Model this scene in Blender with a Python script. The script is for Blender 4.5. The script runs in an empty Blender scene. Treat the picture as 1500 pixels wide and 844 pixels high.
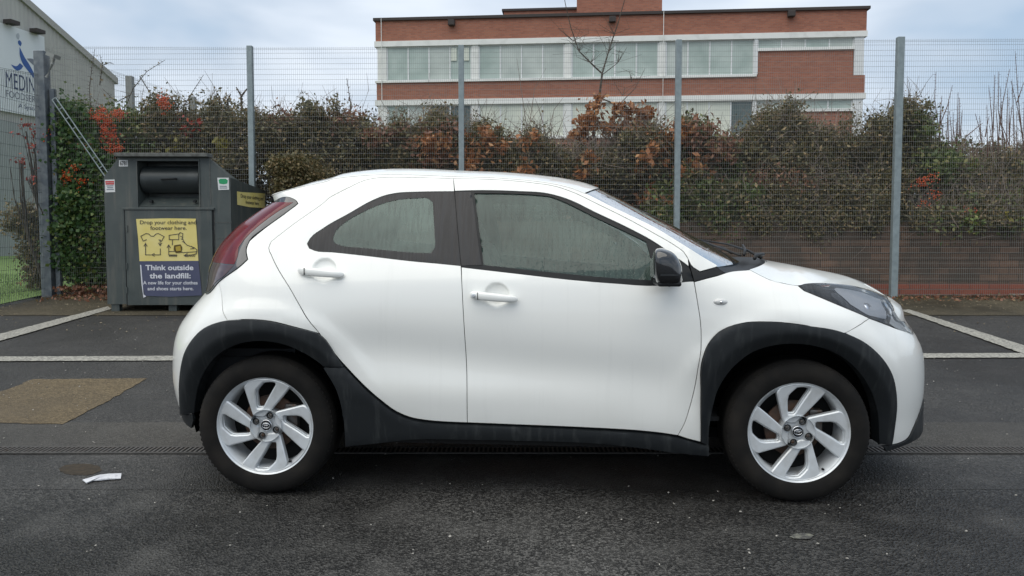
import bpy, bmesh, math, random
import numpy as np
from mathutils import Vector, Matrix
from mathutils.geometry import delaunay_2d_cdt
R=math.radians
rng=np.random.default_rng(7); random.seed(7)
sc=bpy.context.scene; col=sc.collection
# ---------------------------------------------------------------- camera, sky, sun, exposure
HC=1.24; CYP=398.6; PITCH=math.atan((CYP-338)/1084.0); FPX=1084.0
cam_d=bpy.data.cameras.new('camera'); cam=bpy.data.objects.new('camera',cam_d); col.objects.link(cam)
cam.location=(0,0,HC); cam.rotation_euler=(math.pi/2-PITCH,0,0)
cam_d.sensor_width=36; cam_d.lens=36*FPX/1500; cam_d.shift_y=-(422-CYP)/1500; cam_d.clip_end=2000; cam_d.clip_start=.05
sc.camera=cam
w=bpy.data.worlds.new('World'); sc.world=w; w.use_nodes=True
wn=w.node_tree.nodes; wl=w.node_tree.links; wn.clear()
SUN_EL,SUN_ROT=64,225
sky=wn.new('ShaderNodeTexSky'); sky.sky_type='NISHITA'; sky.sun_disc=False
sky.sun_elevation=R(SUN_EL); sky.sun_rotation=R(SUN_ROT); sky.dust_density=2.0; sky.air_density=1.0
tc=wn.new('ShaderNodeTexCoord'); mp=wn.new('ShaderNodeMapping'); mp.inputs['Scale'].default_value=(1.0,1.0,3.2)
nz=wn.new('ShaderNodeTexNoise'); nz.inputs['Scale'].default_value=2.2; nz.inputs['Detail'].default_value=4; nz.inputs['Roughness'].default_value=.5
nz.inputs['Distortion'].default_value=.3
wl.new(tc.outputs['Generated'],mp.inputs[0]); wl.new(mp.outputs[0],nz.inputs['Vector'])
cr=wn.new('ShaderNodeValToRGB'); e=cr.color_ramp.elements
e[0].position=.34; e[0].color=(2.9,3.75,4.75,1); e[1].position=.62; e[1].color=(5.7,6.15,6.7,1)
m_=e=cr.color_ramp.elements.new(.46); m_.color=(4.0,4.6,5.35,1)
mx=wn.new('ShaderNodeMix'); mx.data_type='RGBA'; mx.inputs[0].default_value=.86
wl.new(nz.outputs['Fac'],cr.inputs[0])
wl.new(sky.outputs[0],mx.inputs[6]); wl.new(cr.outputs[0],mx.inputs[7])
bg=wn.new('ShaderNodeBackground'); bg.inputs[1].default_value=.095
wo=wn.new('ShaderNodeOutputWorld'); wl.new(mx.outputs[2],bg.inputs[0]); wl.new(bg.outputs[0],wo.inputs[0])
sd=bpy.data.lights.new('sun','SUN'); sd.energy=1.35; sd.angle=R(80); sd.color=(1,.94,.82)
so=bpy.data.objects.new('sun',sd); col.objects.link(so)
az=R(SUN_ROT); sdir=Vector((math.sin(az)*math.cos(R(SUN_EL)),math.cos(az)*math.cos(R(SUN_EL)),math.sin(R(SUN_EL))))
so.rotation_euler=sdir.to_track_quat('Z','Y').to_euler()
vs=sc.view_settings; vs.view_transform='Standard'; vs.look='None'; vs.exposure=.78; vs.gamma=1
sc.render.film_transparent=False
# ---------------------------------------------------------------- camera maths
_f=np.array([0,math.cos(PITCH),-math.sin(PITCH)]); _u=np.array([0,math.sin(PITCH),math.cos(PITCH)]); _r=np.array([1.,0,0]); _c=np.array([0,0,HC])
def ray(px,py): return _f+(px-750)/FPX*_r-(py-CYP)/FPX*_u
def atY(px,py,Y): d=ray(px,py); return _c+d*(Y/d[1])
def proj(P):
    P=np.asarray(P)-_c; d=P@_f; return 750+FPX*(P@_r)/d, CYP-FPX*(P@_u)/d
G0,G1,GZ=5.35,10.95,.28
def gz(Y): return float(np.interp(Y,[G0,G1],[0,GZ]))
def atG(px,py):
    d=ray(px,py); k=-HC/d[2]; p=_c+d*k
    if p[1]<=G0: return p
    a=GZ/(G1-G0)
    k=(HC+a*G0)/(a*d[1]-d[2]); p=_c+d*k
    if p[1]<=G1: return p
    return _c+d*((GZ-HC)/d[2])
# ---------------------------------------------------------------- object helpers
def tag(o,label=None,cat=None,group=None,kind=None):
    if label: o['label']=label
    if cat: o['category']=cat
    if group: o['group']=group
    if kind: o['kind']=kind
    return o
def empty(name,loc=(0,0,0),rz=0,parent=None):
    o=bpy.data.objects.new(name,None); col.objects.link(o); o.location=loc; o.rotation_euler=(0,0,rz); o.empty_display_size=.2
    if parent: o.parent=parent
    return o
def obj(name,V,F,mat,parent=None,smooth=False,midx=None):
    me=bpy.data.meshes.new(name)
    V=np.asarray(V,dtype=np.float32).reshape(-1,3)
    if isinstance(F,np.ndarray):
        n,k=F.shape
        me.vertices.add(len(V)); me.vertices.foreach_set('co',V.ravel())
        me.loops.add(n*k); me.loops.foreach_set('vertex_index',F.astype(np.int32).ravel())
        me.polygons.add(n); me.polygons.foreach_set('loop_start',np.arange(0,n*k,k,dtype=np.int32))
        try: me.polygons.foreach_set('loop_total',np.full(n,k,dtype=np.int32))
        except Exception: pass
        me.update(calc_edges=True); me.validate()
    else:
        me.from_pydata([tuple(map(float,v)) for v in V],[],[tuple(int(i) for i in f) for f in F]); me.update()
    mats=mat if isinstance(mat,(list,tuple)) else [mat]
    for m in mats: me.materials.append(m)
    if midx is not None and len(midx)==len(me.polygons): me.polygons.foreach_set('material_index',np.asarray(midx,dtype=np.int32))
    if smooth: me.polygons.foreach_set('use_smooth',np.ones(len(me.polygons),dtype=bool))
    me.update()
    o=bpy.data.objects.new(name,me); col.objects.link(o)
    if parent: o.parent=parent
    return o
class MB:
    """collects shapes for ONE mesh"""
    def __init__(s): s.V=[];s.F=[];s.M=[]
    def add(s,V,F,m=0):
        b=len(s.V); s.V+= [tuple(v) for v in V]; s.F+=[tuple(i+b for i in f) for f in F]; s.M+=[m]*len(F)
    def box(s,c,d,rot=None,m=0):
        hx,hy,hz=d[0]/2,d[1]/2,d[2]/2
        V=[Vector((x,y,z)) for x in(-hx,hx) for y in(-hy,hy) for z in(-hz,hz)]
        if rot is not None: V=[rot@v for v in V]
        V=[v+Vector(c) for v in V]
        s.add(V,[(0,1,3,2),(4,6,7,5),(0,4,5,1),(2,3,7,6),(0,2,6,4),(1,5,7,3)],m)
    def b2(s,a,b,m=0): s.box([(a[i]+b[i])/2 for i in range(3)],[abs(b[i]-a[i]) for i in range(3)],None,m)
    def tube(s,pts,r,n=8,m=0,cap=True):
        pts=[Vector(p) for p in pts]; rs=r if hasattr(r,'__len__') else [r]*len(pts)
        V=[];F=[]
        for i,p in enumerate(pts):
            d=(pts[min(i+1,len(pts)-1)]-pts[max(i-1,0)]).normalized()
            a=d.cross(Vector((0,0,1)) if abs(d.z)<.9 else Vector((1,0,0))).normalized(); b=d.cross(a)
            for k in range(n):
                t=2*math.pi*k/n; V.append(p+(a*math.cos(t)+b*math.sin(t))*rs[i])
        for i in range(len(pts)-1):
            for k in range(n): F.append((i*n+k,i*n+(k+1)%n,(i+1)*n+(k+1)%n,(i+1)*n+k))
        if cap: F.append(tuple(range(n-1,-1,-1))); F.append(tuple((len(pts)-1)*n+k for k in range(n)))
        s.add(V,F,m)
    def build(s,name,mat,parent=None,smooth=False,bevel=0,seg=2,sub=0):
        o=obj(name,s.V,s.F,mat,parent,smooth,s.M)
        if bevel:
            b=o.modifiers.new('bevel','BEVEL'); b.width=bevel; b.segments=seg; b.limit_method='ANGLE'; b.angle_limit=R(35)
        if sub:
            q=o.modifiers.new('sub','SUBSURF'); q.levels=sub; q.render_levels=sub
        return o
def autosmooth(o,a=35):
    me=o.data; bm=bmesh.new(); bm.from_mesh(me)
    for f in bm.faces: f.smooth=True
    for e in bm.edges:
        if len(e.link_faces)!=2 or e.calc_face_angle(0)>R(a): e.smooth=False
    bm.to_mesh(me); bm.free()
def lathe(profile,n=64,axis='y'):
    """profile: (r, a) pairs; revolve about the y axis (a = coordinate along the axis)"""
    V=[];F=[]; m=len(profile)
    for k in range(n):
        t=2*math.pi*k/n
        for r,a in profile: V.append((r*math.cos(t),a,r*math.sin(t)))
    for k in range(n):
        for i in range(m-1):
            a=k*m+i;b=((k+1)%n)*m+i; F.append((a,a+1,b+1,b))
    return V,F
# ---------------------------------------------------------------- materials
def mat(name,base=(.5,.5,.5),rough=.5,metal=0,coat=0,spec=.5,noise=None,bump=None,coord='Object'):
    """noise: (scale, colour2, low, high, detail); bump: (scale, strength, distance)"""
    m=bpy.data.materials.new(name); m.use_nodes=True; N=m.node_tree.nodes; L=m.node_tree.links; b=N['Principled BSDF']
    b.inputs['Base Color'].default_value=(*base,1); b.inputs['Roughness'].default_value=rough; b.inputs['Metallic'].default_value=metal
    b.inputs['Coat Weight'].default_value=coat; b.inputs['Specular IOR Level'].default_value=spec; b.inputs['Coat Roughness'].default_value=.06
    if noise or bump:
        t=N.new('ShaderNodeTexCoord')
    if noise:
        n=N.new('ShaderNodeTexNoise'); n.inputs['Scale'].default_value=noise[0]; n.inputs['Detail'].default_value=noise[4] if len(noise)>4 else 6
        L.new(t.outputs[coord],n.inputs['Vector'])
        r=N.new('ShaderNodeValToRGB'); r.color_ramp.elements[0].position=noise[2]; r.color_ramp.elements[1].position=noise[3]
        r.color_ramp.elements[0].color=(*base,1); r.color_ramp.elements[1].color=(*noise[1],1)
        L.new(n.outputs['Fac'],r.inputs[0]); L.new(r.outputs[0],b.inputs['Base Color'])
    if bump:
        n=N.new('ShaderNodeTexNoise'); n.inputs['Scale'].default_value=bump[0]; n.inputs['Detail'].default_value=4
        L.new(t.outputs[coord],n.inputs['Vector']); q=N.new('ShaderNodeBump'); q.inputs['Strength'].default_value=bump[1]; q.inputs['Distance'].default_value=bump[2]
        L.new(n.outputs['Fac'],q.inputs['Height']); L.new(q.outputs[0],b.inputs['Normal'])
    return m
class NT:
    def __init__(s,m): s.t=m.node_tree; s.N=s.t.nodes; s.L=s.t.links; s.b=s.N['Principled BSDF']; s.tc=None
    def new(s,k,**kw):
        n=s.N.new('ShaderNode'+k)
        for a,v in kw.items(): setattr(n,a,v)
        return n
    def co(s,c='Object',scale=(1,1,1)):
        if not s.tc: s.tc=s.new('TexCoord')
        p=s.new('Mapping'); p.inputs['Scale'].default_value=scale; s.L.new(s.tc.outputs[c],p.inputs[0]); return p.outputs[0]
    def noise(s,sc_,det=4,vec=None,rough=.5):
        n=s.new('TexNoise'); n.inputs['Scale'].default_value=sc_; n.inputs['Detail'].default_value=det; n.inputs['Roughness'].default_value=rough
        s.L.new(vec or s.co(),n.inputs['Vector']); return n.outputs['Fac']
    def ramp(s,fac,stops):
        r=s.new('ValToRGB'); el=r.color_ramp.elements
        while len(el)<len(stops): el.new(.5)
        for e_,(p,c) in zip(el,stops):
            e_.position=p; e_.color=(*c,1) if hasattr(c,'__len__') else (c,c,c,1)
        s.L.new(fac,r.inputs[0]); return r.outputs[0]
    def mix(s,fac,a,b,mode='MIX'):
        n=s.new('Mix',data_type='RGBA',blend_type=mode)
        for i,v in ((0,fac),(6,a),(7,b)):
            if hasattr(v,'is_linked') or hasattr(v,'links'): s.L.new(v,n.inputs[i])
            elif hasattr(v,'__len__'): n.inputs[i].default_value=(*v,1)
            else: n.inputs[i].default_value=v
        return n.outputs[2]
    def bump(s,h,st,dist,prev=None):
        q=s.new('Bump'); q.inputs['Strength'].default_value=st; q.inputs['Distance'].default_value=dist; s.L.new(h,q.inputs['Height'])
        if prev: s.L.new(prev,q.inputs['Normal'])
        return q.outputs[0]
    def to(s,sock,name): s.L.new(sock,s.b.inputs[name])

M={}
def M_paint():
    m=mat('white car paint',(.85,.86,.84),.3,coat=.8); n=NT(m)
    st=n.noise(1,5,n.co(scale=(26,1,1.6)),.6); big=n.noise(2.2,3)
    d=n.mix(n.ramp(st,[(.55,0),(.78,1)]),(.87,.875,.84),(.82,.825,.79))
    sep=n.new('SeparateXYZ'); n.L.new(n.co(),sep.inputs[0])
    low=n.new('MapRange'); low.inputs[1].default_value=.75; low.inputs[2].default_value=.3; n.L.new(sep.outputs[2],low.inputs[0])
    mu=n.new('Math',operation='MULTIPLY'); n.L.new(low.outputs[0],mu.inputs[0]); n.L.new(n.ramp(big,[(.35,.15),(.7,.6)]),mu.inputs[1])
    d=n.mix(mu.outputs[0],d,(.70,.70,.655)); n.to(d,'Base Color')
    n.to(n.ramp(st,[(.45,.28),(.7,.42)]),'Roughness'); return m
M['paint']=M_paint()
def M_plastic():
    m=mat('dark grey bumper plastic',(.028,.034,.04),.5); n=NT(m)
    st=n.noise(1,5,n.co(scale=(30,2,5)),.65)
    n.to(n.mix(n.ramp(st,[(.52,0),(.75,.7)]),(.009,.0115,.0135),(.046,.05,.05)),'Base Color')
    n.to(n.bump(n.noise(500,2),.15,.001),'Normal'); return m
M['plastic']=M_plastic()
M['black']=mat('black trim',(.010,.011,.012),.45,spec=.3,bump=(300,.1,.001))
M['void']=mat('unlit black underside',(.006,.006,.006),.9)
M['liner']=mat('wheel arch liner felt',(.010,.010,.010),.95,spec=.1,bump=(60,.5,.004))
M['gloss']=mat('glossy black',(.006,.007,.009),.08,coat=1)
M['rubber']=mat('tyre rubber',(.008,.0075,.007),.85,spec=.25,noise=(9,(.019,.0165,.014),.42,.75),bump=(120,.25,.002))
def M_rim():
    m=mat('silver alloy',(.62,.64,.66),.38,metal=.35,coat=.3); n=NT(m)
    n.to(n.mix(n.ramp(n.noise(14,5),[(.45,0),(.75,.6)]),(.66,.69,.71),(.42,.42,.40)),'Base Color'); return m
M['rim']=M_rim()
M['steel']=mat('brushed dark steel',(.16,.15,.14),.5,metal=.7,noise=(30,(.12,.07,.045),.45,.75))
M['indic']=mat('clear white indicator lens',(.62,.63,.62),.12,coat=1)
M['chrome']=mat('chrome',(.75,.76,.78),.15,metal=1)
M['rust']=mat('rusty brake disc',(.13,.075,.05),.7,metal=.2,noise=(22,(.05,.04,.035),.4,.7))
def M_glass(name,tint,fog,fogcol,lo,hi,drops=True,ior=1.5):
    m=bpy.data.materials.new(name); m.use_nodes=True; n=NT(m); N=n.N; L=n.L; N.remove(n.b)
    out=[x for x in N if x.type=='OUTPUT_MATERIAL'][0]
    tr=n.new('BsdfTransparent'); tr.inputs[0].default_value=(*tint,1)
    df=n.new('BsdfDiffuse'); df.inputs[0].default_value=(*fogcol,1)
    st=n.noise(1,6,n.co(scale=(95,1,12)),.6); bigr=n.noise(3.0,3,n.co(scale=(1,1,1.8)))
    s1=n.ramp(st,[(.36,lo),(.56,hi)]); s2=n.ramp(bigr,[(.35,.66),(.62,1.0)])
    mu=n.new('Math',operation='MULTIPLY'); L.new(s1,mu.inputs[0]); L.new(s2,mu.inputs[1])
    m2=n.new('Math',operation='MULTIPLY'); L.new(mu.outputs[0],m2.inputs[0]); m2.inputs[1].default_value=fog
    a=n.new('MixShader'); L.new(m2.outputs[0],a.inputs[0]); L.new(tr.outputs[0],a.inputs[1]); L.new(df.outputs[0],a.inputs[2])
    gl=n.new('BsdfGlossy'); gl.inputs['Roughness'].default_value=.04
    if drops:
        v=n.new('TexVoronoi'); v.inputs['Scale'].default_value=1; L.new(n.co(scale=(120,20,70)),v.inputs['Vector'])
        L.new(n.bump(n.ramp(v.outputs['Distance'],[(.0,1),(.35,0)]),.35,.0015),gl.inputs['Normal'])
    fr=n.new('Fresnel'); fr.inputs[0].default_value=ior
    b=n.new('MixShader'); L.new(fr.outputs[0],b.inputs[0]); L.new(a.outputs[0],b.inputs[1]); L.new(gl.outputs[0],b.inputs[2])
    L.new(b.outputs[0],out.inputs[0]); return m
M['glass']=M_glass('misted side glass',(.80,.90,.86),.58,(.120,.175,.150),.66,1.0)
M['glass2']=M_glass('misted rear side glass',(.80,.90,.86),.72,(.16,.22,.19),.74,1.0)
M['screen']=M_glass('windscreen glass',(.30,.37,.42),.12,(.12,.15,.18),.4,.9,ior=1.33)
M['lens']=M_glass('clear lamp lens',(.97,.98,1),.10,(.5,.52,.55),.3,.9,False,ior=1.4)
def M_frit():
    m=mat('ceramic printed black glass',(.02,.021,.023),.07,coat=1); n=NT(m)
    st=n.noise(1,6,n.co(scale=(80,1,4)),.5)
    n.to(n.mix(n.ramp(st,[(.42,0),(.62,1)]),(.012,.012,.014),(.034,.034,.036)),'Base Color')
    n.to(n.ramp(st,[(.4,.08),(.62,.5)]),'Roughness'); return m
M['frit']=M_frit(); _b=M['frit'].node_tree.nodes['Principled BSDF']; _b.inputs['Coat Weight'].default_value=0; _b.inputs['Specular IOR Level'].default_value=.32
def M_red():
    m=mat('red tail lamp lens',(.22,.006,.018),.15,coat=.25,spec=.3); n=NT(m)
    st=n.noise(1,4,n.co(scale=(18,18,5)))
    n.to(n.mix(n.ramp(st,[(.4,0),(.65,1)]),(.10,.001,.005),(.15,.003,.011)),'Base Color'); return m
M['red']=M_red()
M['darkred']=mat('smoked dark red lens',(.035,.003,.006),.12,coat=1)
M['smoke']=mat('smoked lamp glass',(.014,.016,.022),.12,coat=1,noise=(16,(.035,.038,.048),.5,.75))
M['reflector']=mat('headlamp reflector',(.42,.44,.47),.25,metal=.15)
M['seat']=mat('grey seat cloth',(.03,.032,.035),.9)
M['galv']=mat('galvanised steel',(.27,.32,.33),.5,metal=.25,noise=(14,(.21,.25,.26),.35,.7),bump=(50,.1,.001))
M['galvdark']=mat('dirty galvanised steel',(.11,.13,.15),.55,metal=.3,noise=(10,(.2,.22,.23),.4,.7))
M['wire']=mat('galvanised wire',(.25,.26,.245),.6,metal=.1)
M['wiredark']=mat('dark weathered wire',(.10,.115,.12),.6,metal=.1)
# ================================================================ THE CAR
PHI=R(2.638)
CX,CY=.0714+.80*math.sin(PHI),3.361+.80*math.cos(PHI)
car=empty('parked_car',(CX,CY,0),-PHI)
tag(car,'white compact hatchback with black wheel arch trims parked across the tarmac','car')
_ex=np.array([math.cos(PHI),-math.sin(PHI),0]); _ey=np.array([math.sin(PHI),math.cos(PHI),0]); _cc=np.array([CX,CY,0])
def toW(L): L=np.asarray(L,float); return _cc+L[...,0:1]*_ex+L[...,1:2]*_ey+L[...,2:3]*np.array([0,0,1.])
def toL(Wp): d=np.asarray(Wp)-_cc; return np.array([d@_ex,d@_ey,d[...,2]])
def spl(xs,ys):
    xs=np.array(xs,float);ys=np.array(ys,float);h=np.diff(xs);dl=np.diff(ys)/h;m=np.zeros(len(xs))
    m[1:-1]=np.where(dl[1:]*dl[:-1]>0,(dl[1:]+dl[:-1])/2,0); m[0]=dl[0];m[-1]=dl[-1]
    for i in range(1,len(xs)-1):
        if dl[i]*dl[i-1]>0: m[i]=2/(1/dl[i]+1/dl[i-1])*.5+m[i]*.5
    def f(x):
        x=np.asarray(x,float); i=np.clip(np.searchsorted(xs,x)-1,0,len(xs)-2); t=np.clip((x-xs[i])/h[i],-.5,1.5)
        return (2*t**3-3*t**2+1)*ys[i]+(t**3-2*t**2+t)*h[i]*m[i]+(-2*t**3+3*t**2)*ys[i+1]+(t**3-t**2)*h[i]*m[i+1]
    return f
B0=spl([.15,.25,.35,.5,.65,.8,.9,1.0,1.05,1.12,1.25,1.4,1.47,1.52,1.56],[.775,.80,.818,.838,.846,.846,.842,.828,.812,.785,.73,.652,.61,.555,.50])
ZT=spl([.7,.95,1.1,1.25,1.4,1.55,1.7,1.95],[1.14,1.09,1.07,1.015,.975,.94,.905,.87])
X1F,LF,X1R,LR=.85,1.35,-.95,1.10
KF=[.15,.25,.35,.45,.55,.65,.74,.80,.86,.93,1.0,1.1,1.6]; XF=[1.9]*13
KR=[.15,.25,.35,.5,.65,.75,.85,.95,1.05,1.15,1.25,1.33,1.385,1.425,1.47,1.6]; XR=[-1.75]*16
def gauss(x,z,cx,cz,sx,sz): return np.exp(-((x-cx)/sx)**2-((z-cz)/sz)**2)
DENTS=[]
def S(u,z,feat=True):
    u=np.asarray(u,float);z=np.asarray(z,float)
    vf=np.clip((u-X1F)/LF,0,1); tf=np.sin(vf*np.pi/2); vr=np.clip((X1R-u)/LR,0,1); tr=np.sin(vr*np.pi/2)
    xf=fXF(z); xr=fXR(z)
    x=np.where(u>X1F,X1F+(xf-X1F)*tf,np.where(u<X1R,X1R+(xr-X1R)*tr,u))
    fac=np.where(u>X1F,np.clip(1-tf**3.5,0,1)**(1/2.3),np.where(u<X1R,np.clip(1-tr**4.0,0,1)**(1/2.3),1))
    b=B0(z).copy() if hasattr(B0(z),'copy') else B0(z)
    bl=np.clip((x-.75)/.3,0,1); s=np.clip((z-(ZT(x)-.2))/.2,0,1.2); b=b-.085*s*s*bl
    if feat:
        b=b+.022*gauss(x,z,-1.2,.80,.42,.22)+.016*gauss(x,z,1.2,.80,.40,.16)
        for wx in (1.2,-1.23):
            r_=np.sqrt(((x-wx)/1.0)**2+((z-.33)/1.0)**2); b=b+.011/(1+np.exp(-(.575-r_)/.007))*np.clip((z-.45)/.2,0,1)
        # door scoop under a diagonal crease running from the rear handle down to the front wheel
        q=(z-(.80-.10*(x+.6)))                       # signed height over the crease
        sc_=np.clip((x+1.05)/.35,0,1)*np.clip((.95-x)/.4,0,1)
        b=b-.026*np.exp(-((q+.13)/.12)**2)*sc_
        b=b+.004*np.exp(-((z-.52-.02*x)/.07)**2)*sc_
        for cx,cz,sx,sz,d in DENTS:
            e=np.clip(1-((x-cx)/sx)**2-((z-cz)/sz)**2,0,1); b=b-d*np.sqrt(e)*np.where(e>0,1,0)
    return np.stack([x,-b*fac,z],-1)
def setF():
    global fXF,fXR
    fXF=spl(KF,XF); fXR=spl(KR,XR)
setF()
SILF=spl([370,382,397,415,434,441,450,470,488,498,509,523,539,580,611,625,633,649,659,675],[1100,1126,1200,1250,1300,1315,1321,1326,1339,1342,1350,1353,1355,1353.5,1350,1351,1347,1331,1319,1290])
SILR=spl([240,266,277,285,296,320,345,372,392,420,435,450,470,490,510,540,560,580,600,615,630],[470,445,410,396.5,401,364,338,316,308.7,304.5,298,283,268,258,254,253,253.5,258,263,267.5,272])
us_f=np.linspace(.9,2.199,260); us_r=np.linspace(-2.049,-1.0,260)
for it in range(3):
    for K,X,us,sil,sg,lo0,hi0 in ((KF,XF,us_f,SILF,1,1.05,2.25),(KR,XR,us_r,SILR,-1,-2.1,-1.0)):
        for i,z in enumerate(K):
            lo,hi=lo0,hi0
            for _ in range(18):
                X[i]=(lo+hi)/2; setF()
                px,py=proj(toW(S(us,np.full_like(us,z))))
                j=int(np.argmax(px*sg))
                if (px[j]-sil(py[j]))>0: hi=X[i]
                else: lo=X[i]
            setF()
_uu=np.linspace(-1.95,2.1,500); _zz=np.linspace(.16,1.56,220)
_U,_Z=np.meshgrid(_uu,_zz); _PX,_PY=proj(toW(S(_U,_Z)))
def usil(z,front):
    us=us_f if front else us_r
    px,py=proj(toW(S(us,np.full_like(us,z)))); return us[int(np.argmax(px*(1 if front else -1)))]
_zs=np.linspace(.16,1.56,60)
def _us0(z,front):
    us=us_f if front else us_r
    px,py=proj(toW(S(us,np.full_like(us,z)))); return us[int(np.argmax(px*(1 if front else -1)))]
_UF=np.array([_us0(z,True) for z in _zs]); _UR=np.array([_us0(z,False) for z in _zs])
_bad=(_U>np.interp(_Z,_zs,_UF)+.004)|(_U<np.interp(_Z,_zs,_UR)-.004)
def P(px,py):
    d=_bad*1e5+(_PX-px)**2+(_PY-py)**2+np.where(np.abs(_U)>1.0,.02*np.abs(_U),0); i=np.unravel_index(np.argmin(d),d.shape); u,z=_U[i],_Z[i]
    for _ in range(8):
        e=1e-3; a=np.array(proj(toW(S(u,z)))); J=np.stack([(np.array(proj(toW(S(u+e,z))))-a)/e,(np.array(proj(toW(S(u,z+e))))-a)/e],1)
        r=np.array([px,py])-a
        st=np.linalg.lstsq(J.T@J+np.eye(2)*50,J.T@r,rcond=None)[0]; st=np.clip(st,-.03,.03); u+=st[0]; z+=st[1]; u=min(max(u,np.interp(z,_zs,_UR)),np.interp(z,_zs,_UF))
    return (float(u),float(z))
class U(tuple): pass
def conv(pts): return [tuple(p) if isinstance(p,U) else P(*p) for p in pts]
def smooth_loop(pts,sp=.018,ang=38,closed=True):
    p=[np.array(q) for q in pts]; n=len(p); out=[]
    def tang(i):
        if not closed and (i==0 or i==n-1): return None
        a=p[i]-p[i-1]; b=p[(i+1)%n]-p[i]; la,lb=np.linalg.norm(a),np.linalg.norm(b)
        if la<1e-6 or lb<1e-6: return None
        c=np.dot(a,b)/la/lb
        if c<math.cos(R(ang)): return None
        t=a/la*lb+b/lb*la; return t/np.linalg.norm(t)
    T=[tang(i) for i in range(n)]
    for i in range(n if closed else n-1):
        a,b=p[i],p[(i+1)%n]; L=np.linalg.norm(b-a)
        if L<1e-6: continue
        k=max(1,int(L/sp)); ta=T[i] if T[i] is not None else (b-a)/L; tb=T[(i+1)%n] if T[(i+1)%n] is not None else (b-a)/L
        for j in range(k):
            t=j/k; out.append((2*t**3-3*t**2+1)*a+(t**3-2*t**2+t)*L*ta+(-2*t**3+3*t**2)*b+(t**3-t**2)*L*tb)
    if not closed: out.append(p[-1])
    return np.array(out)
def area(p): x,y=p[:,0],p[:,1]; return .5*np.sum(x*np.roll(y,-1)-y*np.roll(x,-1))
def inset(p,d):
    """shrink a CCW loop by d"""
    a=p-np.roll(p,1,0); b=np.roll(p,-1,0)-p
    na=np.stack([-a[:,1],a[:,0]],1)/np.maximum(np.linalg.norm(a,axis=1),1e-9)[:,None]; nb=np.stack([-b[:,1],b[:,0]],1)/np.maximum(np.linalg.norm(b,axis=1),1e-9)[:,None]
    n=na+nb; l=np.maximum(np.linalg.norm(n,axis=1),.6); return p+n/l[:,None]*d*np.minimum(2/l,1.5)[:,None]/1.0*.9
def inside(pts,poly):
    x,y=pts[:,0],pts[:,1]; c=np.zeros(len(pts),bool); n=len(poly)
    for i in range(n):
        x1,y1=poly[i];x2,y2=poly[i-1]
        if y1==y2: continue
        k=((y1>y)!=(y2>y))&(x<(x2-x1)*(y-y1)/(y2-y1)+x1); c^=k
    return c
def dist_edge(pts,poly):
    d=np.full(len(pts),9.)
    for i in range(len(poly)):
        a=poly[i-1];b=poly[i]; ab=b-a; t=np.clip(((pts-a)@ab)/max(ab@ab,1e-12),0,1); d=np.minimum(d,np.linalg.norm(pts-a-t[:,None]*ab,axis=1))
    return d
def normal(u,z):
    e=2e-3; a=S(u+e,z)-S(u-e,z); b=S(u,z+e)-S(u,z-e); n=np.cross(a,b); return n/np.maximum(np.linalg.norm(n,axis=-1),1e-9)[...,None]
def tri2d(outer,holes,grid,extra=()):
    loops=[outer]+holes; V=[];E=[]
    for lp in loops:
        b=len(V); V+=[tuple(q) for q in lp]; E+=[(b+i,b+(i+1)%len(lp)) for i in range(len(lp))]
    lo=outer.min(0);hi=outer.max(0)
    gx,gy=np.meshgrid(np.arange(lo[0],hi[0],grid),np.arange(lo[1],hi[1],grid)); gy=gy+0; G=np.stack([gx.ravel(),gy.ravel()],1)
    for (x0,x1,z0,z1,g) in extra:
        a,b=np.meshgrid(np.arange(x0,x1,g),np.arange(z0,z1,g)); G=G[~((G[:,0]>x0-g)&(G[:,0]<x1+g)&(G[:,1]>z0-g)&(G[:,1]<z1+g))]
        G=np.concatenate([G,np.stack([a.ravel(),b.ravel()],1)])
    k=inside(G,outer)
    for h in holes: k&=~inside(G,h)
    G=G[k]
    for lp in loops:
        if len(G): G=G[dist_edge(G,lp)>min(grid*.35,.008)]
    V+=[tuple(q) for q in G]
    r=delaunay_2d_cdt([Vector(v) for v in V],E,[],0,1e-6)
    v=np.array([tuple(q) for q in r[0]]); f=np.array([t for t in r[2] if len(t)==3])
    c=v[f].mean(1); k=inside(c,outer)
    for h in holes: k&=~inside(c,h)
    f=f[k]
    a=v[f]; ar=(a[:,1,0]-a[:,0,0])*(a[:,2,1]-a[:,0,1])-(a[:,2,0]-a[:,0,0])*(a[:,1,1]-a[:,0,1])
    f[ar<0]=f[ar<0][:,::-1]; f=f[np.abs(ar)>1e-10]
    return v,f
BODY=[]
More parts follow.
